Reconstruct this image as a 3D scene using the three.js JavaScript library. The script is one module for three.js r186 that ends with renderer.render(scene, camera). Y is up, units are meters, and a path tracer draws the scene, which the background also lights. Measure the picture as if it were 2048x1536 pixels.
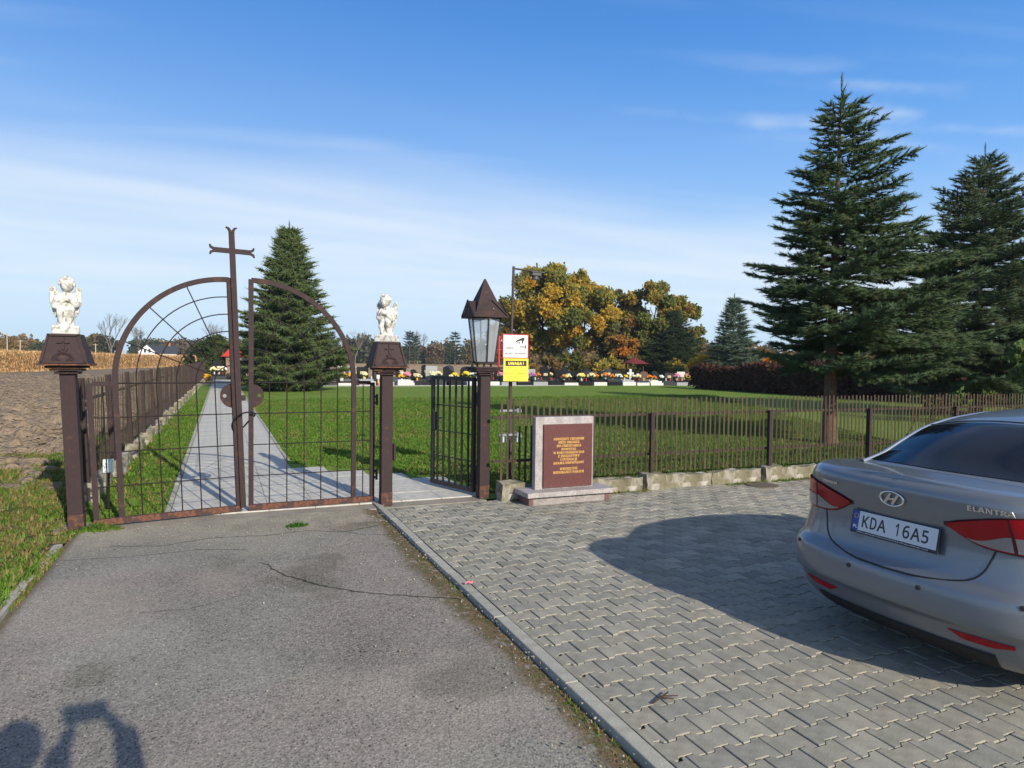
import * as THREE from 'three';
import { mergeGeometries, mergeVertices, toCreasedNormals } from 'three/addons/utils/BufferGeometryUtils.js';
import { RoundedBoxGeometry } from 'three/addons/geometries/RoundedBoxGeometry.js';
import { FontLoader } from 'three/addons/loaders/FontLoader.js';
import { TextGeometry } from 'three/addons/geometries/TextGeometry.js';

// ---------------------------------------------------------------- small maths
function mulberry(a) { return () => { a |= 0; a = a + 0x6D2B79F5 | 0; let t = Math.imul(a ^ a >>> 15, 1 | a); t = t + Math.imul(t ^ t >>> 7, 61 | t) ^ t; return ((t ^ t >>> 14) >>> 0) / 4294967296; }; }
const clamp = (x, a = 0, b = 1) => Math.min(b, Math.max(a, x));
const mix = (a, b, t) => a + (b - a) * t;
const smooth = (a, b, x) => { const t = clamp((x - a) / (b - a)); return t * t * (3 - 2 * t); };
function hash(x, y, z = 0) { let h = Math.imul(x, 374761393) ^ Math.imul(y, 668265263) ^ Math.imul(z, 2147483647 ^ 0x5bd1e995); h = Math.imul(h ^ h >>> 13, 1274126177); h = Math.imul(h ^ h >>> 16, 2246822519); return ((h ^ h >>> 15) >>> 0) / 4294967296; }
// value noise, repeating every p cells when p is given
function vn(x, y, p = 0, s = 0) {
  const xi = Math.floor(x), yi = Math.floor(y), fx = x - xi, fy = y - yi, u = fx * fx * (3 - 2 * fx), v = fy * fy * (3 - 2 * fy);
  const w = (a) => p ? ((a % p) + p) % p : a;
  const a = hash(w(xi), w(yi), s), b = hash(w(xi + 1), w(yi), s), c = hash(w(xi), w(yi + 1), s), d = hash(w(xi + 1), w(yi + 1), s);
  return a + (b - a) * u + (c - a) * v + (a - b - c + d) * u * v;
}
function fbm(x, y, o = 4, p = 0, s = 0) { let t = 0, a = .5, n = 0; for (let i = 0; i < o; i++) { t += a * vn(x, y, p, s + i * 17); n += a; a *= .5; x *= 2; y *= 2; p *= 2; } return t / n; }
function vn3(x, y, z, s = 0) { const zi = Math.floor(z), f = z - zi, w = f * f * (3 - 2 * f); return mix(vn(x, y, 0, s + zi * 131), vn(x, y, 0, s + (zi + 1) * 131), w); }
function curve(pts) {            // piecewise smooth interpolation of [x, y] pairs
  return (x) => { if (x <= pts[0][0]) return pts[0][1]; for (let i = 1; i < pts.length; i++) if (x <= pts[i][0]) {
    const [x0, y0] = pts[i - 1], [x1, y1] = pts[i], h = x1 - x0, t = (x - x0) / h;
    const sl = (k) => { if (k <= 0) return (pts[1][1] - pts[0][1]) / (pts[1][0] - pts[0][0]); if (k >= pts.length - 1) { const n = pts.length - 1; return (pts[n][1] - pts[n - 1][1]) / (pts[n][0] - pts[n - 1][0]); }
      const d0 = (pts[k][1] - pts[k - 1][1]) / (pts[k][0] - pts[k - 1][0]), d1 = (pts[k + 1][1] - pts[k][1]) / (pts[k + 1][0] - pts[k][0]); return d0 * d1 <= 0 ? 0 : 2 * d0 * d1 / (d0 + d1); };
    const m0 = sl(i - 1) * h, m1 = sl(i) * h, t2 = t * t, t3 = t2 * t; return (2 * t3 - 3 * t2 + 1) * y0 + (t3 - 2 * t2 + t) * m0 + (-2 * t3 + 3 * t2) * y1 + (t3 - t2) * m1; } return pts[pts.length - 1][1]; };
}

// ---------------------------------------------------------------- camera, sky, sun, exposure
// x runs along the cemetery fence, -z runs up the path through the gate, metres
const scene = new THREE.Scene();
const camera = new THREE.PerspectiveCamera(58.985, 4 / 3, .05, 2500);
camera.position.set(0, 1.674, 0);
camera.rotation.set(-.0316, -.406, .012, 'YXZ');
const sunDir = new THREE.Vector3(.212, .468, .977).normalize();
{
  const W = 1536, H = 768, data = new Float32Array(W * H * 4);
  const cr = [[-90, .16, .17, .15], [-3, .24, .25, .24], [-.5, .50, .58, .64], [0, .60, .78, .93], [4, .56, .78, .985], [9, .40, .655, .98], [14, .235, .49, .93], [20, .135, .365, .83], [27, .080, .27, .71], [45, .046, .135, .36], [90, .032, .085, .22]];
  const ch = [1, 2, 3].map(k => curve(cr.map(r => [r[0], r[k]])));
  for (let j = 0; j < H; j++) {
    const el = ((j + .5) / H - .5) * Math.PI, deg = el * 180 / Math.PI, cy = Math.cos(el), sy = Math.sin(el);
    for (let i = 0; i < W; i++) {
      const az = ((i + .5) / W - .5) * 2 * Math.PI, dx = Math.cos(az) * cy, dz = Math.sin(az) * cy, F = -dz;
      let r = ch[0](deg), g = ch[1](deg), b = ch[2](deg);
      if (sy > .02) {                                     // thin high cloud on a plane one unit up
        const px = dx / sy, pf = F / sy;
        const wob = (fbm(px * .35 + 9, pf * .5, 3, 0, 5) - .5) * .9;
        const curl = fbm(px * .55 + pf * .28, pf * 2.3 - px * .35, 5, 0, 40);
        let veil = smooth(3.0, 4.7, pf + wob * 1.3 - .02 * px * px + .10 * px) * (.22 + .55 * curl);
        veil += .13 * smooth(1.6, 3.6, pf + wob) * (.4 + .9 * curl); veil *= 1 - .55 * smooth(6, 16, pf);
        const st = fbm(px * .5 + pf * .3 + 3, pf * 2.6 + px * .5, 5, 0, 70);
        let wisp = smooth(.48, .86, st) * .34 * (1 - smooth(3.1, 3.8, pf));
        const w2 = smooth(.5, .9, fbm(px * 1.8 - pf * 1.2, pf * 8 + px * 2.4, 5, 0, 93)) * Math.exp(-((px - 2.6) ** 2 / .7 + (pf - 1.85) ** 2 / .12)) * .55;
        const w3 = smooth(.5, .9, fbm(px * 1.8 - pf, pf * 8 + px * 2.4, 5, 0, 99)) * Math.exp(-((px - 1.9) ** 2 / .2 + (pf - 2.15) ** 2 / .05)) * .6;
        const c = clamp(veil + wisp + w2 + w3, 0, .85) * smooth(.02, .07, sy);
        r = mix(r, .80, c); g = mix(g, .88, c); b = mix(b, .99, c);
      }
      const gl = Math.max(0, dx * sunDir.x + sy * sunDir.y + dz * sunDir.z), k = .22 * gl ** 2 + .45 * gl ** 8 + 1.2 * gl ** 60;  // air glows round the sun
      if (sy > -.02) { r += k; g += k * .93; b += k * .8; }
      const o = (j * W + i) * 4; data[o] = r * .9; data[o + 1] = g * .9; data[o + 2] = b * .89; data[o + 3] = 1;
    }
  }
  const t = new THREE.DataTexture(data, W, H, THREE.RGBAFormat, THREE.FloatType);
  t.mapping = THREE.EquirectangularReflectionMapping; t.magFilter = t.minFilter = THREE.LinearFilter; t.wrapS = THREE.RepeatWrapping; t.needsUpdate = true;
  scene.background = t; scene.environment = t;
}
const sun = new THREE.DirectionalLight(new THREE.Color(1, .905, .75), 4.9);
sun.position.copy(sunDir).multiplyScalar(120); sun.castShadow = true; sun.shadow.radius = 1;
sun.shadow.mapSize.set(4096, 4096); Object.assign(sun.shadow.camera, { left: -70, right: 70, top: 70, bottom: -70, near: 1, far: 400 });
scene.add(sun, sun.target);
scene.fog = new THREE.FogExp2(new THREE.Color(.62, .76, .92), .00028);
const renderer = new THREE.WebGLRenderer({ antialias: true });
renderer.toneMapping = THREE.LinearToneMapping; renderer.toneMappingExposure = 1.14;
renderer.shadowMap.enabled = true; renderer.setSize(1024, 768);

// ---------------------------------------------------------------- builders
const taken = {};
function numbered(n) { const k = taken[n] = (taken[n] ?? -1) + 1; return k ? `${n}_${String(k).padStart(3, '0')}` : n; }
const shade = (o) => { o.traverse(c => { if (c.isMesh) { c.castShadow = true; c.receiveShadow = true; } }); return o; };
function thing(name, label, category, group, pos = [0, 0, 0], turn = 0) {
  const o = new THREE.Group(); o.name = numbered(name); o.userData = { label, category }; if (group) o.userData.group = group;
  o.position.set(pos[0], pos[1], -pos[2]); o.rotation.y = turn; scene.add(o); return o;
}
function part(name, g, m, parent, pos) { const o = new THREE.Mesh(g, m); o.name = name; o.castShadow = o.receiveShadow = true; if (pos) o.position.set(...pos); parent.add(o); return o; }
function single(name, label, category, group, g, m, pos = [0, 0, 0]) { const o = new THREE.Mesh(g, m); o.name = numbered(name); o.userData = { label, category }; if (group) o.userData.group = group; o.castShadow = o.receiveShadow = true; o.position.set(pos[0], pos[1], -pos[2]); scene.add(o); return o; }
function struct(name, label, g, m, category = name.replace(/_/g, ' ')) { const o = g ? new THREE.Mesh(g, m) : new THREE.Group(); o.name = numbered(name); o.userData = { kind: 'structure', label, category }; o.castShadow = o.receiveShadow = true; scene.add(o); return o; }
function instanced(name, g, m, list, parent, colors) {           // list of Matrix4
  const o = new THREE.InstancedMesh(g, m, list.length); o.name = name; list.forEach((x, i) => o.setMatrixAt(i, x));
  if (colors) colors.forEach((c, i) => o.setColorAt(i, c));
  o.castShadow = o.receiveShadow = true; o.userData = { kind: 'stuff' }; parent.add(o); return o;
}
const M4 = (x, y, z, q, s = 1) => new THREE.Matrix4().compose(new THREE.Vector3(x, y, z), q, typeof s === 'number' ? new THREE.Vector3(s, s, s) : s);
const UP = new THREE.Vector3(0, 1, 0);
const qTo = (d) => new THREE.Quaternion().setFromUnitVectors(UP, d);
const eul = (a, b, c) => new THREE.Quaternion().setFromEuler(new THREE.Euler(a, b, c, 'YXZ'));
function boxUV(g, s = 1) {                                        // uv in metres by the face's main direction
  if (g.index) g = g.toNonIndexed(); const p = g.attributes.position, uv = new Float32Array(p.count * 2), a = new THREE.Vector3(), b = new THREE.Vector3(), c = new THREE.Vector3();
  for (let i = 0; i < p.count; i += 3) {
    a.fromBufferAttribute(p, i); b.fromBufferAttribute(p, i + 1).sub(a); c.fromBufferAttribute(p, i + 2).sub(a); b.cross(c);
    const ax = Math.abs(b.x), ay = Math.abs(b.y), az = Math.abs(b.z);
    for (let k = 0; k < 3; k++) { const x = p.getX(i + k), y = p.getY(i + k), z = p.getZ(i + k); const [u, v] = ay >= ax && ay >= az ? [x, z] : ax > az ? [z, y] : [x, y]; uv[(i + k) * 2] = u * s; uv[(i + k) * 2 + 1] = v * s; }
  }
  g.setAttribute('uv', new THREE.BufferAttribute(uv, 2)); return g;
}
const at = (g, x = 0, y = 0, z = 0) => { g.translate(x, y, z); return g; };
const box = (w, h, d, x = 0, y = 0, z = 0) => boxUV(at(new THREE.BoxGeometry(w, h, d), x, y, z));
const rbox = (w, h, d, r, x = 0, y = 0, z = 0) => boxUV(at(new RoundedBoxGeometry(w, h, d, 1, Math.min(r, w / 2.1, h / 2.1, d / 2.1)), x, y, z));
const merge = (l) => mergeGeometries(l.map(g => { const n = g.index ? g.toNonIndexed() : g; for (const k of Object.keys(n.attributes)) if (!['position', 'normal', 'uv'].includes(k)) n.deleteAttribute(k); if (!n.attributes.uv) n.setAttribute('uv', new THREE.BufferAttribute(new Float32Array(n.attributes.position.count * 2), 2)); return n; }));
function rod(a, b, r, seg = 6, r2 = r) { const A = new THREE.Vector3(...a), B = new THREE.Vector3(...b), d = B.clone().sub(A), L = d.length(); const g = new THREE.CylinderGeometry(r2, r, L, seg); g.applyQuaternion(qTo(d.divideScalar(L))); const m = A.add(B).multiplyScalar(.5); return at(g, m.x, m.y, m.z); }
const tube = (pts, r, n = 24, seg = 6, closed = false) => new THREE.TubeGeometry(new THREE.CatmullRomCurve3(pts.map(p => new THREE.Vector3(...p)), closed), n, r, seg, closed);
function grid(nx, ny, fn) {                                       // fn(u, v) -> [x, y, z, (u, v)]
  const P = [], U = [], I = []; for (let j = 0; j <= ny; j++) for (let i = 0; i <= nx; i++) { const r = fn(i / nx, j / ny); P.push(r[0], r[1], r[2]); U.push(r[3] ?? r[0], r[4] ?? -r[2]); }
  for (let j = 0; j < ny; j++) for (let i = 0; i < nx; i++) { const a = j * (nx + 1) + i, b = a + 1, c = a + nx + 1, d = c + 1; I.push(a, b, d, a, d, c); }
  const g = new THREE.BufferGeometry(); g.setAttribute('position', new THREE.Float32BufferAttribute(P, 3)); g.setAttribute('uv', new THREE.Float32BufferAttribute(U, 2)); g.setIndex(I); g.computeVertexNormals(); return g;
}
// signed distance field -> one smooth mesh (surface nets)
function sdfMesh(f, mn, mx, c) {
  const n = [0, 1, 2].map(k => Math.ceil((mx[k] - mn[k]) / c) + 1), [X, Y, Z] = n, V = new Float32Array(X * Y * Z), id = new Int32Array(X * Y * Z).fill(-1), P = [], I = [];
  for (let z = 0; z < Z; z++) for (let y = 0; y < Y; y++) for (let x = 0; x < X; x++) V[x + X * (y + Y * z)] = f(mn[0] + x * c, mn[1] + y * c, mn[2] + z * c);
  const E = [[0, 1], [2, 3], [4, 5], [6, 7], [0, 2], [1, 3], [4, 6], [5, 7], [0, 4], [1, 5], [2, 6], [3, 7]];
  for (let z = 0; z < Z - 1; z++) for (let y = 0; y < Y - 1; y++) for (let x = 0; x < X - 1; x++) {
    const v = []; let m = 0; for (let k = 0; k < 8; k++) { const q = V[x + (k & 1) + X * (y + (k >> 1 & 1) + Y * (z + (k >> 2)))]; v.push(q); if (q < 0) m |= 1 << k; }
    if (m === 0 || m === 255) continue; let sx = 0, sy = 0, sz = 0, k = 0;
    for (const [a, b] of E) if ((v[a] < 0) !== (v[b] < 0)) { const t = v[a] / (v[a] - v[b]); sx += mix(a & 1, b & 1, t); sy += mix(a >> 1 & 1, b >> 1 & 1, t); sz += mix(a >> 2, b >> 2, t); k++; }
    id[x + X * (y + Y * z)] = P.length / 3; P.push(mn[0] + (x + sx / k) * c, mn[1] + (y + sy / k) * c, mn[2] + (z + sz / k) * c);
  }
  const at_ = (x, y, z) => id[x + X * (y + Y * z)];
  for (let z = 1; z < Z - 1; z++) for (let y = 1; y < Y - 1; y++) for (let x = 1; x < X - 1; x++) {
    const s = V[x + X * (y + Y * z)] < 0;
    const q = (a, b, c2, d, fl) => { if (Math.min(a, b, c2, d) < 0) return; fl ? I.push(a, b, c2, a, c2, d) : I.push(a, c2, b, a, d, c2); };
    if (s !== V[x + 1 + X * (y + Y * z)] < 0) q(at_(x, y - 1, z - 1), at_(x, y, z - 1), at_(x, y, z), at_(x, y - 1, z), s);
    if (s !== V[x + X * (y + 1 + Y * z)] < 0) q(at_(x - 1, y, z - 1), at_(x - 1, y, z), at_(x, y, z), at_(x, y, z - 1), s);
    if (s !== V[x + X * (y + Y * (z + 1))] < 0) q(at_(x - 1, y - 1, z), at_(x, y - 1, z), at_(x, y, z), at_(x - 1, y, z), s);
  }
  const g = new THREE.BufferGeometry(); g.setAttribute('position', new THREE.Float32BufferAttribute(P, 3)); g.setAttribute('uv', new THREE.Float32BufferAttribute(new Float32Array(P.length / 3 * 2), 2)); g.setIndex(I); g.computeVertexNormals(); return g;
}
const smin = (a, b, k) => { const h = Math.max(k - Math.abs(a - b), 0) / k; return Math.min(a, b) - h * h * k * .25; };
function cap(x, y, z, a, b, ra, rb) { const bx = b[0] - a[0], by = b[1] - a[1], bz = b[2] - a[2], px = x - a[0], py = y - a[1], pz = z - a[2], t = clamp((px * bx + py * by + pz * bz) / (bx * bx + by * by + bz * bz || 1)); return Math.hypot(px - bx * t, py - by * t, pz - bz * t) - mix(ra, rb, t); }
const ell = (x, y, z, c, r) => { const a = (x - c[0]) / r[0], b = (y - c[1]) / r[1], d = (z - c[2]) / r[2], k = Math.hypot(a, b, d); return (k - 1) * Math.min(...r); };
const sbox = (x, y, z, c, h, r = 0) => { const a = Math.abs(x - c[0]) - h[0] + r, b = Math.abs(y - c[1]) - h[1] + r, d = Math.abs(z - c[2]) - h[2] + r; return Math.hypot(Math.max(a, 0), Math.max(b, 0), Math.max(d, 0)) + Math.min(0, Math.max(a, b, d)) - r; };

// ---------------------------------------------------------------- textures and materials (linear base colours)
const toS = (v) => { v = clamp(v); return 255 * (v <= .0031308 ? v * 12.92 : 1.055 * v ** (1 / 2.4) - .055); };
function tex(w, h, fn, { data = false, rep } = {}) {              // fn(i / w, j / h) -> linear rgb (or one value when data)
  const d = new Uint8Array(w * h * 4);
  for (let j = 0; j < h; j++) for (let i = 0; i < w; i++) { const r = fn(i / w, j / h), o = (j * w + i) * 4; if (data) { d[o] = d[o + 1] = d[o + 2] = clamp(r) * 255; } else { d[o] = toS(r[0]); d[o + 1] = toS(r[1]); d[o + 2] = toS(r[2]); } d[o + 3] = 255; }
  const t = new THREE.DataTexture(d, w, h); if (!data) t.colorSpace = THREE.SRGBColorSpace; t.wrapS = t.wrapT = THREE.RepeatWrapping; t.magFilter = THREE.LinearFilter; t.minFilter = THREE.LinearMipmapLinearFilter; t.generateMipmaps = true; if (rep) t.repeat.set(rep, rep); t.needsUpdate = true; return t;
}
const lin = (r, g, b) => new THREE.Color().setRGB(r, g, b);
const std = (c, rough = .8, o = {}) => new THREE.MeshPhysicalMaterial({ color: Array.isArray(c) ? lin(...c) : c, roughness: rough, side: THREE.DoubleSide, specularIntensity: rough > .58 ? .35 : 1, ...o });
const phys = (c, rough, o = {}) => new THREE.MeshPhysicalMaterial({ color: lin(...c), roughness: rough, side: THREE.DoubleSide, ...o });
const speckle = tex(256, 256, (u, v) => { const a = hash(u * 256 | 0, v * 256 | 0, 3); const b = fbm(u * 8, v * 8, 4, 8, 9); const k = .82 + .36 * (b - .5) + .22 * (a - .5); return [k, k, k]; }, { rep: 2 });
const grain = tex(256, 256, (u, v) => .5 * fbm(u * 32, v * 32, 3, 32, 2) + .5 * hash(u * 256 | 0, v * 256 | 0, 8), { data: true, rep: 3 });
const blotch = tex(256, 256, (u, v) => { const b = fbm(u * 6, v * 6, 5, 6, 21), k = .74 + .5 * (b - .5) + .05 * (hash(u * 256 | 0, v * 256 | 0, 5) - .5); return [k * 1.03, k, k * .97]; }, { rep: 1 });
const rust = tex(512, 512, (u, v) => { const b = fbm(u * 10, v * 10, 5, 10, 33), s = smooth(.42, .62, b + .12 * (hash(u * 512 | 0, v * 512 | 0, 4) - .5)); return [mix(.065, .155, s), mix(.040, .068, s), mix(.038, .042, s)]; }, { rep: 3 });
const rust2 = tex(512, 512, (u, v) => { const b = fbm(u * 14, v * 14, 5, 14, 35), s = smooth(.60, .74, b); return [mix(.042, .066, s), mix(.0275, .036, s), mix(.029, .029, s)].map(x => x * (.9 + .2 * vn(u * 60, v * 60, 60, 3))); }, { rep: 1.1 });
const M = {
  brown: std([1, 1, 1], .66, { map: rust2, bumpMap: grain, bumpScale: .0006 }),
  brownDark: std([.032, .023, .024], .55, { map: blotch }),
  rusty: std([1, 1, 1], .8, { map: rust, bumpMap: grain, bumpScale: .001 }),
  blackMetal: std([.018, .016, .016], .5, { map: blotch }),
  slat: [[.078, .060, .042], [.062, .047, .036], [.092, .071, .05]].map(c => std(c, .6, { map: blotch })),
  concrete: std([.40, .375, .33], .95, { map: blotch, bumpMap: grain, bumpScale: .004 }),
  kerb: [[.43, .415, .36], [.40, .39, .34], [.45, .435, .37]].map(c => std(c, .95, { map: speckle, bumpMap: grain, bumpScale: .002 })),
  white: std([.62, .605, .57], .7, { bumpMap: grain, bumpScale: .002, map: tex(256, 256, (u, v) => { const b = fbm(u * 9, v * 9, 5, 9, 51), s = smooth(.5, .72, b); return [mix(1, .5, s), mix(1, .49, s), mix(1, .44, s)]; }, { rep: 4 }) }),
  leafDark: std([.035, .06, .02], .7), black: std([.012, .012, .013], .6), chrome: std([.75, .76, .78], .18, { metalness: 1 }), steel: std([.45, .45, .46], .4, { metalness: .9 }),
};
console.log('setup done');
// ---------------------------------------------------------------- ground, roads, paths
const XR = -1.30, XK = 1.64;                                     // left edge of the drive, left edge of the right kerb
{ // the land itself, out to the horizon
  const gm = tex(512, 512, (u, v) => { const b = fbm(u * 6, v * 6, 5, 6, 61), c = fbm(u * 40, v * 40, 3, 40, 62); return [mix(.17, .25, b) * (.8 + .4 * c), mix(.15, .19, b) * (.8 + .4 * c), mix(.08, .11, b) * (.8 + .4 * c)]; }, { rep: .05 });
  const m = std([1, 1, 1], 1, { map: gm });
  struct('ground', 'flat dry farmland stretching out to the horizon', grid(60, 60, (u, v) => { const a = (u - .5) * 2, b = (v - .5) * 2, x = a * Math.abs(a) * 1500, z = -300 + b * Math.abs(b) * 1500; const F = -z; const r = Math.hypot(x, F - 20); return [x, -.09 + smooth(90, 500, r) * .6, z]; }), m, 'ground');
}
{ // lawn inside the cemetery
  const gt = tex(1024, 1024, (u, v) => { const b = fbm(u * 7, v * 7, 5, 7, 71), c = fbm(u * 90, v * 70, 3, 90, 72), y = smooth(.55, .75, fbm(u * 11 + 3, v * 11, 4, 11, 73)), k = .62 + .75 * c * (.7 + .6 * b); return [mix(.115, .19, y) * k * 1.25, mix(.185, .20, y) * k * 1.25, mix(.026, .042, y) * k * 1.25]; }, { rep: .2 });
  const gb = tex(512, 512, (u, v) => fbm(u * 90, v * 90, 3, 90, 74), { data: true, rep: .4 });
  M.lawn = std([1, 1, 1], 1, { map: gt, bumpMap: gb, bumpScale: .04 });
  struct('lawn', 'mown green cemetery lawn behind the fence', grid(150, 130, (u, v) => { const x = -1.55 + u * 62, F = 7.78 + v * 41; return [x, -.015 + .05 * (fbm(x * .25, F * .25, 3, 0, 7) - .4) * smooth(8.5, 12, F) * smooth(1.2, 3, Math.abs(x - .2)), -F]; }), M.lawn, 'lawn');
}
{ // ploughed field on the left
  const st = tex(1024, 1024, (u, v) => { const b = fbm(u * 8, v * 8, 5, 8, 81), c = fbm(u * 60, v * 60, 4, 60, 82), k = .62 + .5 * c + .3 * (b - .5); return [.265 * k, .203 * k, .142 * k]; }, { rep: .25 });
  const sb = tex(512, 512, (u, v) => fbm(u * 40, v * 40, 5, 40, 83), { data: true, rep: .5 });
  M.soil = std([1, 1, 1], 1, { map: st, bumpMap: sb, bumpScale: .06 });
  const clod = (x, F) => { const fur = .5 + .5 * Math.sin((F * .94 + x * .34) * 2 * Math.PI / .55 + 3 * vn(x * .3, F * .3, 0, 4)); const c = fbm(x * 2.2, F * 2.2, 4, 0, 85); return .10 * fur + .34 * (c - .4) + .11 * (vn(x * 6, F * 6, 0, 86) - .5); };
  struct('ploughed_field', 'bare brown ploughed field with furrows and clods, left of the path', merge([
    grid(230, 520, (u, v) => { const F = 8 + (v ** 1.8) * 62, x = -1.75 - (u ** 1.2) * (3.5 + F * .36); return [x, clod(x, F) * smooth(-1.75, -2.6, x) + .02 - .09 * smooth(-3.3 - 0.35 * vn(F * .9, 3), -2.7, x), -F]; }),
    grid(60, 60, (u, v) => { const F = 69 + v * 80, x = -1.75 - u * (40 + (F - 69) * .3); return [x, .03 + .12 * vn(x, F * 2, 0, 3), -F]; })]), M.soil, 'field');
  { const r = mulberry(55), base = new THREE.IcosahedronGeometry(1, 1), p = base.attributes.position; for (let i = 0; i < p.count; i++) { const x = p.getX(i), y = p.getY(i), z = p.getZ(i), k = .7 + .6 * vn3(x * 1.6 + 5, y * 1.6, z * 1.6, 3); p.setXYZ(i, x * k, y * k * .7, z * k); } base.computeVertexNormals(); const l = [], c = [];
    for (let i = 0; i < 10000; i++) { const F = 9 + 60 * r() ** 1.5, x = -2.9 - r() * (1.5 + F * .34); if (F < 13 && x > -3.6) continue; const s = (.010 + .036 * r() ** 3) * (1 + F * .018); l.push(M4(x, clod(x, F) * smooth(-1.75, -2.6, x) + .02 + s * .1, -F, eul((r() - .5) * .6, (r() - .5) * 1.2, (r() - .5) * .6), new THREE.Vector3(s * 1.9, s * .75, s))); const k = .75 + .5 * r(); c.push(lin(.235 * k, .18 * k, .127 * k)); }
    instanced('soil_clods', base, std([1, 1, 1], 1), l, scene.getObjectByName('ploughed_field'), c); }
  struct('verge', 'rough grass strip between the drive and the ploughed field', grid(90, 150, (u, v) => { const F = 1 + v * 30, x = XR - .02 - u * 5.5; const e = smooth(XR - .02, XR - .5, x); return [x, -.03 + e * (.02 + .09 * (fbm(x * 2, F * 2, 4, 0, 91) - .35)) - .16 * smooth(-3.1 - .5 * vn(F * .7, 1), -3.9, x) * smooth(9, 12, F), -F]; }), null, 'grass verge').material =
    std([1, 1, 1], 1, { map: tex(1024, 1024, (u, v) => { const b = fbm(u * 9, v * 9, 5, 9, 93), c = fbm(u * 80, v * 80, 3, 80, 94), d = smooth(.46, .62, b), k = .55 + .9 * c; return [mix(.085, .20, d) * k, mix(.105, .15, d) * k, mix(.028, .085, d) * k]; }, { rep: .28 }), bumpMap: sb, bumpScale: .05 });
}
{ // pale stubble beyond the cemetery
  const tt = tex(512, 512, (u, v) => { const c = fbm(u * 30, v * 30, 4, 30, 96), b = fbm(u * 5, v * 5, 3, 5, 97), k = .8 + .5 * (c - .5) + .3 * (b - .5); return [.44 * k, .31 * k, .17 * k]; }, { rep: .08 });
  struct('stubble_field', 'pale dry field beyond the graves', grid(40, 20, (u, v) => { const F = 72 + v * 170; return [-4 + u * (150 + F * .6), -.05 + .9 * smooth(72, 220, F), -F]; }), std([1, 1, 1], 1, { map: tt }), 'field');
}
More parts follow.
